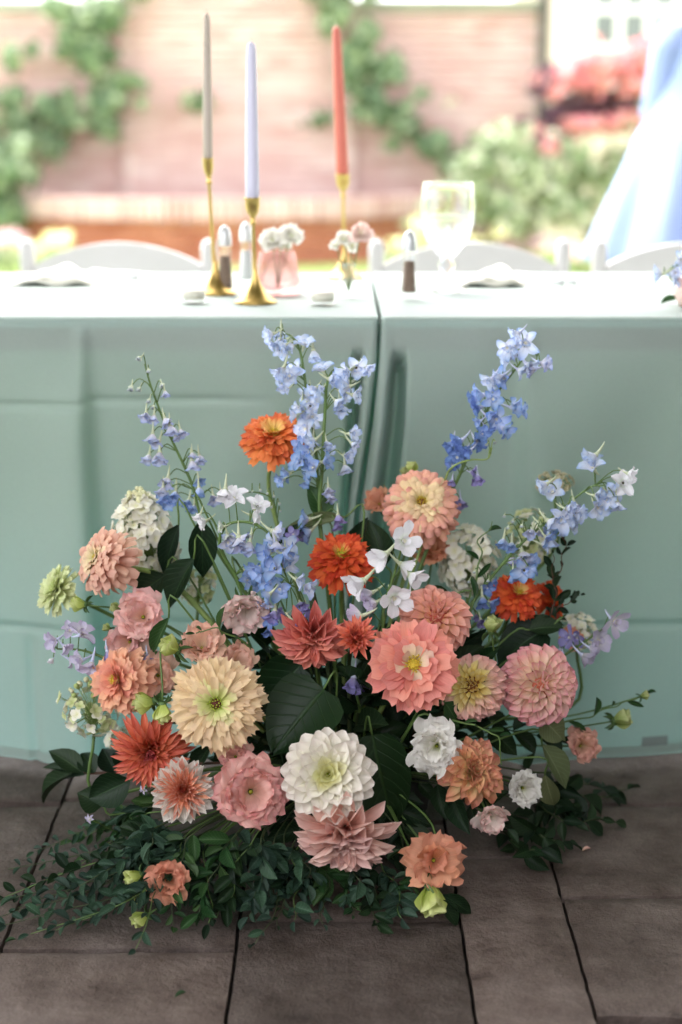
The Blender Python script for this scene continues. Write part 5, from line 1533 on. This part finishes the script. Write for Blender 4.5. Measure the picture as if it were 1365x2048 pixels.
spike('periwinkle delphinium spike reaching furthest out above the vermilion zinnias', [(930, 1225, 2.1), (975, 1165, 2.11), (1040, 1090, 2.12), (1110, 1030, 2.13), (1165, 985, 2.14), (1200, 965, 2.14)],
      [(1187, 935, 46, None, 'up'), (1245, 966, 40, 'p_white'), (1228, 985, 36), (1195, 1015, 44), (1214, 1000, 30), (1106, 985, 38, None, 'up'), (1150, 1008, 40, 'p_lilac', 'bell'), (1120, 1040, 44), (1088, 1052, 40, 'p_blue', 'side'), (1150, 1028, 36), (1140, 1050, 34), (1100, 1075, 38, None, 'bell'), (1065, 1060, 30, 'p_lilac', 'bell'), (1008, 1078, 32, 'p_blue', 'bell'), (1045, 1105, 42, 'p_lilac', 'bell'), (1048, 1140, 40, 'p_blue'), (1062, 1120, 30, 'p_blue'),
       (965, 1195, 34, 'p_deep', 'bell'), (975, 1175, 26, 'p_deep'), (962, 1240, 26, 'p_violet', 'bell'), (1010, 1030, 13, 'p_bud', 'bud'), (1028, 1040, 13, 'p_bud', 'bud'), (1045, 1048, 13, 'p_bud', 'bud'), (1018, 1052, 12, 'p_bud', 'bud'), (950, 1140, 12, 'p_bud', 'bud'), (965, 1150, 12, 'p_bud', 'bud'), (940, 1160, 11, 'p_bud', 'bud'), (978, 1158, 11, 'p_bud', 'bud')],
      2.12, 'p_pale', 'spur_green', dense=1)
spike('white delphinium with bell florets in front of the vermilion zinnia heart', [(765, 1260, 2.0), (768, 1210, 2.0), (785, 1160, 2.0), (800, 1110, 2.0), (805, 1085, 2.0)],
      [(808, 1082, 56, None, 'open'), (772, 1108, 52, None, 'side'), (802, 1128, 46, None, 'open'), (820, 1150, 52, None, 'side'), (727, 1162, 58, None, 'side'), (788, 1196, 58, None, 'open'), (745, 1185, 40, 'p_lav', 'open'), (752, 1205, 40, 'p_lav', 'open'), (722, 1232, 48, 'p_lav', 'side')],
      2.0, 'p_white', 'spur_green', key='delstar')
spike('small lavender delphinium spray low beside the apricot zinnia', [(235, 1330, 2.02), (200, 1312, 2.02), (160, 1300, 2.03), (115, 1298, 2.03)],
      [(163, 1268, 44, None, 'up'), (140, 1262, 30, None, 'up'), (112, 1280, 36, None, 'side'), (128, 1292, 28, None, 'side'), (106, 1318, 20, 'p_white', 'bud'), (140, 1318, 32), (165, 1320, 36), (184, 1325, 42, None, 'bell'), (215, 1303, 32, 'p_violet', 'bell'), (295, 1310, 26, 'p_violet', 'bell')],
      2.02, 'p_lav', 'spur_blue')
spike('lavender delphinium spray of open florets beside the pompon dahlia', [(1090, 1340, 2.12), (1130, 1310, 2.12), (1175, 1280, 2.12), (1215, 1250, 2.12)],
      [(1228, 1242, 50), (1196, 1282, 48), (1165, 1310, 40, None, 'side'), (1180, 1295, 30), (1140, 1275, 38, 'p_violet'), (1122, 1300, 38, 'p_violet', 'bell'), (1128, 1325, 34, 'p_violet', 'bell'), (1155, 1275, 30, 'p_violet'), (1140, 1345, 26, 'p_violet', 'bell')],
      2.12, 'p_lav', 'spur_blue', key='delstar')
spike('single violet delphinium floret in the shade under the small spiky dahlia', [(720, 1420, 2.02), (712, 1380, 2.0), (712, 1340, 2.0)], [(708, 1356, 46, 'p_violet', 'bell'), (720, 1368, 34, 'p_violet', 'bell')], 2.0, 'p_violet', 'spur_blue')
spike('thin green delphinium tip curling past the blue spike', [(885, 975, 2.19), (905, 935, 2.18), (940, 920, 2.17), (975, 918, 2.17), (985, 895, 2.17)],
      [(990, 883, 12, 'p_bud', 'bud'), (975, 888, 10, 'p_bud', 'bud'), (982, 905, 9, 'p_bud', 'bud')], 2.18, 'p_bud', 'spur_green', r_stem=0.002, stemmat='stem_pale')
spike('thin stem of closed green buds between the arching spray and the orange zinnia stem', [(560, 1060, 2.14), (545, 1000, 2.14), (515, 985, 2.14), (490, 985, 2.14)],
      [(505, 980, 10, 'p_bud', 'bud'), (520, 978, 10, 'p_bud', 'bud'), (535, 985, 10, 'p_bud', 'bud'), (548, 990, 10, 'p_bud', 'bud'), (558, 1005, 10, 'p_bud', 'bud'), (545, 1012, 10, 'p_bud', 'bud'), (560, 1020, 9, 'p_bud', 'bud')], 2.14, 'p_bud', 'spur_green', r_stem=0.0016)

# ------------------------------------------------------------------ hydrangeas
HYF = {}
def hyd_floret(mat):
    if mat in HYF: return HYF[mat]
    V, F, UV, = [], [], []
    for q in range(4):
        v, f, uv = petal_shape([(0, 0.3), (0.35, 0.95), (0.7, 1.0), (1, 0.45)], 3, 2, bend=-0.3, a0=0.2, cup=0.15, seed=q)
        Mq = frame(q * 1.571, R_(12 + 6 * (q % 2)), 0.03, 0, 1, 0.95)
        b = len(V)
        V += [tuple(Mq @ Vector(p)) for p in v]; F += [tuple(b + i for i in fc) for fc in f]; UV += uv
    me = bpy.data.meshes.new('floret'); me.from_pydata(V, [], F)
    uvl = me.uv_layers.new(name='UVMap'); uvl.data.foreach_set('uv', [c for f in F for v in f for c in UV[v]])
    me.polygons.foreach_set('use_smooth', [True] * len(F)); me.materials.append(M[mat]); me.update()
    HYF[mat] = me
    return me
BEAD = MB().lathe([(0.0005, -1), (0.8, -0.6), (1, 0), (0.8, 0.6), (0.0005, 1)], 6)
BEADM = {}
def hydrangea(px, py, w, h, Y, label, mats=('hyd',), n=70, fs=15, cone=0.0, beads=0, lean=0.0):
    P = at(px, py, Y); k = mpp(P)
    root = empty('hydrangea', P); tag(root, label, 'flower', 'hydrangeas')
    rx, rz = w * k / 2, h * k / 2
    sb = MB()
    base = Vector((0, 0, -rz * 1.05))
    for i in range(n):
        f = (i + 0.5) / n
        zc = 1 - 2 * f
        rr = math.sqrt(max(0, 1 - zc * zc)) * (1 - cone * 0.5 * (zc + 1)) * rnd(0.6, 1.06)
        a = i * 2.39996 + rnd(-0.4, 0.4)
        d = Vector((rr * math.cos(a) * rx + lean * zc * rx, rr * math.sin(a) * rx * 0.9, zc * rz * rnd(0.85, 1.0)))
        nrm = Vector((d.x / rx, d.y / rx, d.z / rz + 0.25)).normalized()
        nrm = (nrm + Vector((rnd(-.4, .4), rnd(-.5, .2), rnd(-.3, .4)))).normalized()
        s = fs * k / 2 * rnd(0.75, 1.25)
        m = random.choice(mats)
        if i < beads:
            if m not in BEADM: BEADM[m] = BEAD.mesh('bud', M[m])
            add('bud', BEADM[m], root, Matrix.Translation(d) @ Matrix.Diagonal((s * 0.4, s * 0.4, s * 0.45, 1)))
        else:
            add('floret', hyd_floret(m), root, Matrix.Translation(d) @ orient(nrm).to_4x4() @ Matrix.Rotation(rnd(0, 6), 4, 'Z') @ Matrix.Diagonal((s, s, s, 1)))
        sb.tube([d * 0.97, d * 0.4 + Vector((0, 0, -0.15 * rz)), base * rnd(0.3, 1)], 0.0005, 4, cap=False)
    sb.build('branchlet', M['stem_pale'], root)
    stem_to_pot(root, Matrix.Translation(P), P + base * 0.9, Vector((0, 0, -1)), 0.0028, 'stem')
hydrangea(288, 1078, 150, 210, 2.17, 'tall cream hydrangea panicle behind the salmon zinnia', ('hyd',), 230, 29, cone=0.4, beads=14, lean=-0.1)
hydrangea(395, 1165, 84, 100, 2.22, 'small cream hydrangea cluster behind the hanging leaves', ('hyd', 'hyd_lime'), 60, 20)
hydrangea(186, 1412, 134, 124, 2.05, 'lime and cream hydrangea low behind the apricot zinnia', ('hyd', 'hyd_lime', 'hyd'), 90, 24, beads=24)
hydrangea(935, 1120, 118, 130, 2.24, 'cream hydrangea with large florets behind the peach zinnia', ('hyd',), 80, 34)
hydrangea(1060, 1075, 90, 120, 2.27, 'yellowish hydrangea head behind the periwinkle spike', ('hyd_lime', 'hyd'), 70, 20)
hydrangea(1110, 965, 74, 44, 2.29, 'small tan hydrangea head against the cloth', ('hyd_tan',), 60, 14)
hydrangea(1155, 1262, 80, 70, 2.24, 'cream hydrangea cluster behind the lavender florets', ('hyd',), 50, 20)
hydrangea(240, 1480, 60, 50, 2.12, 'cream hydrangea sprig under the lime hydrangea', ('hyd',), 26, 22)

# ------------------------------------------------------------------ leaves
def leaf_obj(root, key, mat, base, tip, normal, w, inv, name='leaf'):
    X = tip - base; L = X.length; X = X / L
    Z = normal - X * normal.dot(X)
    Z = Z.normalized() if Z.length > 1e-4 else X.orthogonal().normalized()
    Yv = Z.cross(X)
    Mx = Matrix(((X.x * L, Yv.x * w, Z.x * L, base.x), (X.y * L, Yv.y * w, Z.y * L, base.y), (X.z * L, Yv.z * w, Z.z * L, base.z), (0, 0, 0, 1)))
    return add(name, pmesh(key, random.randrange(len(SHAPES[key])), M[mat], name), root, inv @ Mx)

def spray(label, pts, n, L, wr, mat, group, name='leafy_sprig', key='leafe', stem='stem_dark', r=0.0016, opp=True, start=0.12, spread=0.9, cat='foliage', up=Vector((0, -0.35, 1))):
    pts = [Vector(p) for p in pts]
    root = empty(name, pts[0]); tag(root, label, cat, group)
    inv = Matrix.Translation(-pts[0])
    m = 26
    path = cr(pts, m)
    wob = rnd(0, 99)
    path = [p + Vector((noise.noise(Vector((i * 0.22, wob, 0))), noise.noise(Vector((i * 0.22, wob, 5))) * 0.6, noise.noise(Vector((i * 0.22, wob, 9))) * 0.5)) * 0.012 * min(1, i / 8) for i, p in enumerate(path)]
    for p in path: p.z = max(p.z, 0.004)
    MB().tube(path, [lerp(r, r * 0.4, i / m) for i in range(m + 1)], 5, inv=inv).build('stem', M[stem], root)
    for i in range(n):
        f = lerp(start, 1.0, i / max(1, n - 1))
        u = f * m; k = min(int(u), m - 1)
        p = path[k].lerp(path[k + 1], u - k)
        t = (path[k + 1] - path[k]).normalized()
        side = t.cross(up).normalized()
        side = Matrix.Rotation(rnd(-0.7, 0.7), 3, t) @ side
        for s in ((1, -1) if opp and i < n - 1 else (random.choice((1, -1)),)):
            if random.random() < 0.14: continue
            l = L * rnd(0.55, 1.3) * lerp(1.0, 0.55, f ** 3)
            d = (t * rnd(0.45, 1.0) + side * s * spread * rnd(0.6, 1.2) + Vector((rnd(-.3, .3), rnd(-.3, .3), rnd(-.35, .25)))).normalized()
            if i == n - 1: d = (t + d * 0.3).normalized()
            nrm = (up + Vector((rnd(-1.1, 1.1), rnd(-1.2, .5), rnd(-.7, .4)))).normalized()
            tip = p + d * l
            if tip.z < 0.004: tip.z = rnd(0.004, 0.012)
            b = p + d * 0.002
            if b.z < 0.003: b.z = 0.003
            leaf_obj(root, key, mat, b, tip, nrm, l * wr, inv)
    return root

def bigleaf(label, base, tip, Y, w, mat='leaf_dark', key='leaf', Yt=None, nrm=None, stem='stem', name='broad_leaf', group='single broad leaves'):
    B = at(base[0], base[1], Y); T = at(tip[0], tip[1], Yt or Y)
    root = empty(name, B); tag(root, label, 'leaf', group)
    inv = Matrix.Translation(-B)
    n = nrm if nrm is not None else (facing((B + T) / 2, rnd(-25, 25), rnd(5, 35)))
    leaf_obj(root, key, mat, B, T, n, w * mpp(B), inv, 'blade')
    e = pot_entry(B)
    back = (B - T).normalized()
    pts = cr([B, B + back * 0.03, e.lerp(B, 0.4), e], 12)
    for p in pts: p.z = max(p.z, 0.005)
    MB().tube(pts, 0.0016, 5, inv=inv).build('stem', M[stem], root)
bigleaf('pointed dark leaf hanging in front of the cream hydrangea', (402, 1040), (408, 1162), 2.10, 60)
bigleaf('slim dark leaf hanging beside the cream hydrangea', (358, 1050), (322, 1152), 2.12, 44)
bigleaf('ribbed dark leaf above the rose lisianthus', (388, 1118), (330, 1218), 2.08, 66)
bigleaf('dark leaf behind the stem of the salmon zinnia', (330, 1150), (262, 1200), 2.10, 64)
bigleaf('upright green leaf below the orange zinnia', (652, 1040), (622, 966), 2.15, 54, 'leaf_mid')
bigleaf('curled leaf lying across under the orange zinnia', (690, 1035), (548, 1066), 2.14, 30, 'leaf_olive')
bigleaf('narrow leaf beside the lime bud', (338, 1236), (302, 1312), 1.99, 30, 'leaf_mid')
bigleaf('large veined heart leaf at the dark middle of the arrangement', (648, 1378), (545, 1512), 1.97, 150, 'leaf_broad', 'leafb', Yt=1.93)
bigleaf('large shaded leaf behind the white dahlia', (745, 1470), (790, 1640), 1.98, 140, 'leaf_broad', 'leafb')
bigleaf('shaded leaf under the drooping dahlia', (600, 1330), (520, 1420), 2.01, 110, 'leaf_broad', 'leafb')
bigleaf('broad olive leaf behind the pompon dahlia', (1090, 1260), (990, 1330), 2.13, 100, 'leaf_dark', 'leafb')
bigleaf('dark folded leaf under the vermilion zinnias', (1060, 1260), (1130, 1245), 2.12, 50)
bigleaf('dark leaf behind the white bells', (770, 1130), (740, 1040), 2.16, 60)
bigleaf('dark rounded leaf under the peach zinnia', (700, 1110), (735, 1035), 2.19, 46)
bigleaf('dark leaf between the arching spray and the vermilion zinnia', (560, 1110), (610, 1040), 2.13, 40)
bigleaf('long leaf across the white lisianthus stems', (900, 1190), (830, 1180), 2.1, 26)
bigleaf('grey green lobed leaf below the pompon dahlia', (1085, 1440), (1130, 1480), 2.05, 70, 'leaf_olive', 'leafb')
bigleaf('grey green folded leaf hanging near the small white lisianthus', (1085, 1490), (1140, 1580), 2.04, 52, 'leaf_olive')
bigleaf('grey green leaf pointing to the paving', (1090, 1550), (1110, 1625), 2.03, 44, 'leaf_olive')
bigleaf('small leaf beside the white ruffled lisianthus', (890, 1405), (915, 1440), 1.96, 40, 'leaf_mid')
bigleaf('leaf curling under the yellow and pink ball dahlia', (880, 1440), (925, 1450), 1.96, 36, 'leaf_mid')
bigleaf('dark leaf beneath the orange lisianthus', (880, 1800), (920, 1855), 1.82, 34, 'leaf_dark')
bigleaf('dark leaf lying on the paving near the lime bud', (885, 1790), (955, 1830), 1.83, 32, 'leaf_dark')
bigleaf('broad dark leaf fanned out over the paving', (205, 1610), (155, 1585), 2.0, 62, 'leaf_dark')
bigleaf('glossy leaf under the red spiky dahlia', (260, 1560), (175, 1600), 1.97, 74, 'leaf_dark')

def px3(l): return [at(*p) if len(p) == 3 else p for p in l]
# compound leaf at the outer foot
root = empty('leafy_branch', at(290, 1535, 2.06)); tag(root, 'leafy branch with long pointed dark leaves reaching past the hem of the cloth', 'foliage')
B = at(290, 1535, 2.06); inv = Matrix.Translation(-B)
pth = cr([B, at(220, 1545, 2.08), at(140, 1546, 2.1)], 12)
MB().tube(cr([pot_entry(B), B.lerp(pot_entry(B), 0.4), B], 8) + pth[1:], 0.0022, 6, inv=inv).build('stem', M['stem_red'], root)
for b, t, w in (((165, 1545), (97, 1497), 52), ((145, 1547), (60, 1597), 40), ((190, 1545), (160, 1500), 50), ((230, 1545), (205, 1495), 60), ((150, 1545), (82, 1530), 24), ((255, 1540), (230, 1498), 50), ((170, 1550), (120, 1555), 26)):
    leaf_obj(root, 'leaf', 'leaf_dark', at(b[0], b[1], 2.07), at(t[0], t[1], 2.09), Vector((rnd(-.2, .2), -0.5, 0.9)), w * 0.0007, inv)
# slender reddish twigs at the outer side
for lab, pts, n in (('reddish twig with small dark leaves rising past the vermilion zinnias', [(1085, 1290, 2.15), (1110, 1200, 2.16), (1125, 1110, 2.17), (1130, 1070, 2.17)], 9),
                    ('reddish twig with small dark leaves bending outward over the cloth', [(1090, 1270, 2.15), (1125, 1215, 2.15), (1165, 1195, 2.15)], 6),
                    ('thin twig with small leaves between the vermilion zinnias', [(1085, 1280, 2.14), (1105, 1190, 2.13), (1100, 1110, 2.13)], 7)):
    spray(lab, px3(pts), n, 0.024, 0.5, 'leaf_dark', 'twigs beside the vermilion zinnias', name='leafy_twig', stem='stem_red', r=0.0013)
for lab, pts, n in (('green lisianthus stem arching over the cream zinnia', [(520, 1330, 2.0), (480, 1275, 1.98), (420, 1258, 1.96), (390, 1262, 1.96)], 5),
                    ('green stem with drooping seed buds beside the fading dahlia', [(905, 1440, 1.95), (960, 1455, 1.93), (995, 1475, 1.92), (1005, 1530, 1.91)], 6),
                    ('stem with narrow leaves bearing the long outer bud', [(1080, 1460, 2.08), (1150, 1440, 2.1), (1230, 1415, 2.12), (1285, 1393, 2.14)], 6),
                    ('lisianthus stem with narrow leaves beside the cream hydrangea florets', [(940, 1230, 2.08), (955, 1150, 2.1), (960, 1090, 2.11), (985, 1035, 2.11)], 6)):
    spray(lab, px3(pts), n, 0.03, 0.28, 'leaf_mid', None, name='leafy_stalk', key='leafe', stem='stem', r=0.0018, opp=False)

# trailing sprigs on the paving
G1 = 'trailing sprigs lying on the paving'
for k_, (s, m_, e_) in enumerate([((380, 1640), (190, 1730), (2, 1795)), ((400, 1650), (210, 1770), (4, 1838)), ((390, 1660), (230, 1790), (-30, 1855)), ((410, 1670), (260, 1800), (60, 1868)), ((360, 1630), (200, 1700), (20, 1735)), ((350, 1610), (200, 1650), (70, 1705)),
                                  ((420, 1680), (280, 1790), (120, 1862)), ((380, 1650), (220, 1750), (-40, 1810)), ((400, 1670), (290, 1780), (170, 1850)), ((340, 1620), (230, 1680), (110, 1760)), ((370, 1640), (260, 1740), (150, 1800)), ((390, 1650), (180, 1760), (30, 1820)), ((360, 1600), (240, 1640), (150, 1680))]):
    S_ = at(s[0], s[1], 1.95); Mm = atz(m_[0], m_[1], 0.035 + rnd(0, 0.025)); E_ = atz(e_[0], e_[1], 0.010 + rnd(0, 0.01))
    spray('slender trailing sprig with small grey green leaves lying on the paving', [pot_entry(S_), S_, S_.lerp(Mm, 0.5) + Vector((0, 0, 0.01)), Mm, E_], 22, 0.027 * rnd(0.75, 1.3), rnd(0.34, 0.48), random.choice(('leaf_grey', 'leaf_grey', 'leaf_mid', 'leaf_dark')), G1, start=0.35, r=0.0015, stem='stem' if k_ % 3 == 0 else 'stem_dark', name='trailing_sprig')
G2 = 'sprigs hanging at the front foot of the arrangement'
hang = [((400, 1650), (345, 1730), (270, 1900)), ((405, 1650), (370, 1720), (345, 1850)), ((415, 1660), (400, 1740), (365, 1800)), ((395, 1660), (320, 1720), (290, 1800)), ((520, 1660), (470, 1750), (440, 1840)), ((530, 1660), (520, 1760), (500, 1830)), ((560, 1660), (560, 1760), (515, 1885)), ((570, 1670), (575, 1760), (560, 1850)), ((600, 1690), (600, 1770), (585, 1840)),
        ((620, 1700), (640, 1780), (640, 1850)), ((660, 1710), (690, 1780), (700, 1830)), ((720, 1710), (745, 1790), (760, 1860)), ((760, 1700), (790, 1770), (800, 1830)), ((500, 1650), (450, 1720), (400, 1800)), ((480, 1660), (430, 1740), (385, 1850)), ((540, 1660), (545, 1730), (540, 1800)), ((430, 1660), (420, 1760), (410, 1850)), ((800, 1680), (830, 1750), (820, 1800)), ((590, 1680), (620, 1740), (610, 1800)), ((690, 1700), (720, 1770), (690, 1800)),
        ((455, 1660), (470, 1730), (480, 1800)), ((350, 1640), (300, 1690), (240, 1760)), ((640, 1700), (660, 1760), (650, 1800))]
for k_, (s, m_, e_) in enumerate(hang):
    Ys = 1.90 + rnd(-0.02, 0.03)
    S_ = at(s[0], s[1], Ys); Mm = at(m_[0], m_[1], Ys - 0.045); E_ = atz(e_[0], e_[1], 0.012 + rnd(0, 0.012))
    if E_.y < Mm.y - 0.1: E_ = at(e_[0], e_[1], Mm.y - 0.03)
    if E_.z < 0.008: E_ = atz(e_[0], e_[1], 0.010)
    spray('slender sprig with oval green leaves hanging to the paving in front', [pot_entry(S_) , S_, Mm, E_], 10, 0.033 * rnd(0.75, 1.3), rnd(0.38, 0.52), random.choice(('leaf_grey', 'leaf_grey', 'leaf_grey', 'leaf_mid', 'leaf_dark')), G2, start=0.42, r=0.0014, stem='stem' if k_ % 4 == 0 else 'stem_dark', name='hanging_sprig')
G3 = 'dark leafy branches spread over the paving on the shaded side'
for s, m_, e_ in [((1060, 1560), (1150, 1590), (1240, 1600)), ((1050, 1600), (1130, 1640), (1230, 1640)), ((1040, 1640), (1080, 1670), (1140, 1690)), ((1080, 1540), (1160, 1560), (1250, 1580)), ((1000, 1690), (1060, 1700), (1110, 1720)), ((1060, 1590), (1120, 1610), (1200, 1650))]:
    S_ = at(s[0], s[1], 2.1); Mm = atz(m_[0], m_[1], 0.05); E_ = atz(e_[0], e_[1], 0.02)
    spray('dark leafy branch lying over the shaded paving', [pot_entry(S_), S_, Mm, E_], 9, 0.05, 0.5, 'leaf_dark', G3, name='leafy_branch', key='leaf', start=0.3, r=0.002)
# dense dark greenery inside
G4 = 'dark leafy branches filling the middle of the arrangement'
random.seed(21)
for i in range(46):
    a = rnd(0, 6.283); rr = math.sqrt(rnd(0.02, 1)); h = rnd(0.0, 1.0)
    P = POT + Vector((rr * math.cos(a) * 0.36 * (1 - 0.25 * h), rr * math.sin(a) * 0.14 + 0.02, lerp(0.06, 0.34, h)))
    e = pot_entry(P)
    spray('dark leafy branch tucked deep among the flowers', [e, e.lerp(P, 0.5) + Vector((0, 0, 0.03)), P], 6, rnd(0.05, 0.075), 0.55, random.choice(('leaf_dark', 'leaf_dark', 'leaf_broad')), G4, name='leafy_branch', key=random.choice(('leaf', 'leafe')), start=0.3, r=0.002)
for i in range(6):
    P = POT + Vector((rnd(-0.34, 0.30), rnd(-0.2, -0.1), rnd(0.02, 0.10)))
    e = pot_entry(P)
    spray('dark leafy branch tucked low under the flowers', [e, e.lerp(P, 0.5) + Vector((0, 0, 0.02)), P], 6, 0.06, 0.5, 'leaf_dark', 'dark leafy branches under the flowers', name='leafy_branch', key='leaf', start=0.3, r=0.002)
# small pale flowers at the outer foot
for px, py, Y, lab in ((182, 1640, 1.93, 'tiny pale pink flower among the trailing sprigs'), (290, 1580, 1.92, 'tiny lilac flower cluster below the red spiky dahlia')):
    root, W, P, Z, k = thing_at('small_flower', px, py, Y, -40, 10); tag(root, lab, 'flower')
    for i in range(7):
        add('petal', pmesh('sepal', i % 2, M['p_lav'], 'petal'), root, frame(i * 0.9, R_(rnd(10, 60)), 0.001, 0, 0.009 * rnd(0.6, 1.1), 0.004))
    centre(root, 0.002, 0.001, ('c_lime', 'c_yellow'), 6)
    stem_to_pot(root, W, P, -Z, 0.0012, 'stem')

# the bowl the stems stand in
bw = MB().lathe([(0.0005, 0.001), (0.09, 0.001), (0.125, 0.05), (0.13, 0.11), (0.125, 0.12), (0.115, 0.11), (0.08, 0.03), (0.0005, 0.02)], 28, o=POT)
for v in bw.v: v.y = POT.y + (v.y - POT.y) * 0.8
tag(bw.build('flower_bowl', M['bowl']), 'dark low bowl hidden under the flowers that holds the stems', 'bowl')

# ------------------------------------------------------------------ small vases on the table
def vase_flowers(root_pts): pass
def blossom(px, py, diam, Y, mat, label, yaw=0, tilt=10, foot=None, n=12, kind='fan', name='small_bloom'):
    root, W, P, Z, k = thing_at(name, px, py, Y, yaw, tilt); tag(root, label, 'flower')
    R = diam * k / 2
    for i in range(n):
        f = (i + 0.5) / n
        key = 'fancup' if f < 0.5 else 'fan'
        add('petal', pmesh(key, random.randrange(6), M[mat], 'petal'), root, frame(i * 2.4, R_(lerp(80, 10, f)), R * 0.05, -R * 0.3, R * lerp(0.8, 1.05, f), R * 0.85, rnd(-.2, .2)))
    if foot is not None:
        MB().tube(cr([P - Z * R * 0.3, P.lerp(foot, 0.5), foot], 8), 0.0012, 5, inv=W.inverted()).build('stem', M['stem'], root)
    return root
Bv = atz(556, 588, TZ + 0.001)
pv = empty('glass_vase', Bv); tag(pv, 'squat pink glass vase holding white blooms', 'vase')
k = mpp(Bv); rv, hv = 49 * k, 84 * k
MB().lathe([(0.0005, 0), (rv * 0.82, 0), (rv, 0.006), (rv * 0.98, 0.02), (rv * 0.74, hv), (rv * 0.70, hv), (rv * 0.92, 0.022), (rv * 0.75, 0.010), (0.0005, 0.010)], 28).build('glass', M['pinkglass'], pv)
MB().lathe([(0.0005, 0.0105), (rv * 0.74, 0.0105), (rv * 0.91, 0.022), (rv * 0.80, hv * 0.6), (0.0005, hv * 0.6)], 24).build('water', M['water'], pv)
ft = Bv + Vector((0, 0, 0.012))
blossom(545, 480, 62, Bv.y, 'l_white', 'white bloom in the pink glass vase, nearer the lilac taper', -10, 35, ft, 14)
blossom(582, 470, 58, Bv.y, 'l_white', 'white bloom in the pink glass vase, nearer the bud vase', 15, 35, ft, 14)
blossom(562, 486, 50, Bv.y + 0.02, 'l_white', 'white bloom at the back of the pink glass vase', 0, 40, ft, 12)
Bb = atz(698, 594, TZ + 0.001)
bv = empty('bud_vase', Bb); tag(bv, 'small clear glass bud vase holding white sprigs and a pink bloom', 'vase')
k = mpp(Bb); r0 = 30 * k
MB().lathe([(0.0005, 0), (r0 * 0.8, 0), (r0, 0.008), (r0 * 0.95, 0.024), (r0 * 0.45, 0.038), (r0 * 0.42, 0.05), (r0 * 0.55, 0.06), (r0 * 0.5, 0.06), (r0 * 0.36, 0.05), (r0 * 0.4, 0.038), (r0 * 0.88, 0.023), (r0 * 0.8, 0.006), (0.0005, 0.006)], 24).build('glass', M['glass'], bv)
ft = Bb + Vector((0, 0, 0.01))
blossom(722, 466, 56, Bb.y, 'l_blush', 'pale pink bloom in the clear bud vase', 10, 25, ft, 12)
blossom(688, 478, 42, Bb.y, 'l_white', 'white bloom in the clear bud vase', -10, 25, ft, 10)
blossom(672, 490, 30, Bb.y, 'l_white', 'tiny white sprig at the outer side of the bud vase', -20, 20, ft, 8)
blossom(704, 492, 34, Bb.y + 0.01, 'l_white', 'white sprig under the pink bloom of the bud vase', 0, 20, ft, 8)
Bp = atz(1392, 612, TZ + 0.001)
pp = empty('pot', Bp); tag(pp, 'blush pink ceramic pot at the frame edge holding blue florets', 'pot')
M['blushpot'] = simple('blush_ceramic', hx('#f0cdc4'), 0.35, var=0.02)
MB().lathe([(0.0005, 0), (0.028, 0), (0.038, 0.02), (0.042, 0.05), (0.039, 0.05), (0.034, 0.022), (0.0005, 0.008)], 28).build('body', M['blushpot'], pp)
Yp = Bp.y
spike('blue delphinium sprig in the blush pot at the frame edge', [(1390, 600, Yp), (1380, 560, Yp), (1362, 530, Yp - 0.01), (1330, 545, Yp - 0.02)],
      [(1325, 548, 34, None, 'side'), (1350, 545, 34), (1362, 520, 30), (1375, 540, 32), (1345, 560, 26), (1380, 500, 30), (1372, 575, 26)], Yp, 'p_pale', 'spur_green', topots=False, group='delphiniums on the table', name='delphinium_sprig')
lf = atz(1322, 608, TZ + 0.002)
root = empty('fallen_leaf', lf); tag(root, 'small green leaf lying on the cloth by the blush pot', 'leaf')
leaf_obj(root, 'leafe', 'leaf_mid', lf, lf + Vector((0.035, 0.008, 0.003)), Vector((0, 0, 1)), 0.014, Matrix.Translation(-lf), 'blade')
# loose bits on the paving
for px, py, lab in ((350, 1995, 'scrap of green leaf on the bare paving at the front'), (1165, 1702, 'fallen pink petal on the shaded paving'), (10, 1885, 'loose pale leaf at the end of the trailing sprigs')):
    p = atz(px, py, 0.004)
    root = empty('fallen_petal' if 'petal' in lab else 'fallen_leaf', p); tag(root, lab, 'petal' if 'petal' in lab else 'leaf')
    leaf_obj(root, 'leafe', 'l_pink' if 'petal' in lab else 'leaf_mid', p, p + Vector((0.014, 0.006, 0.002)), Vector((0, 0, 1)), 0.006, Matrix.Translation(-p), 'blade')
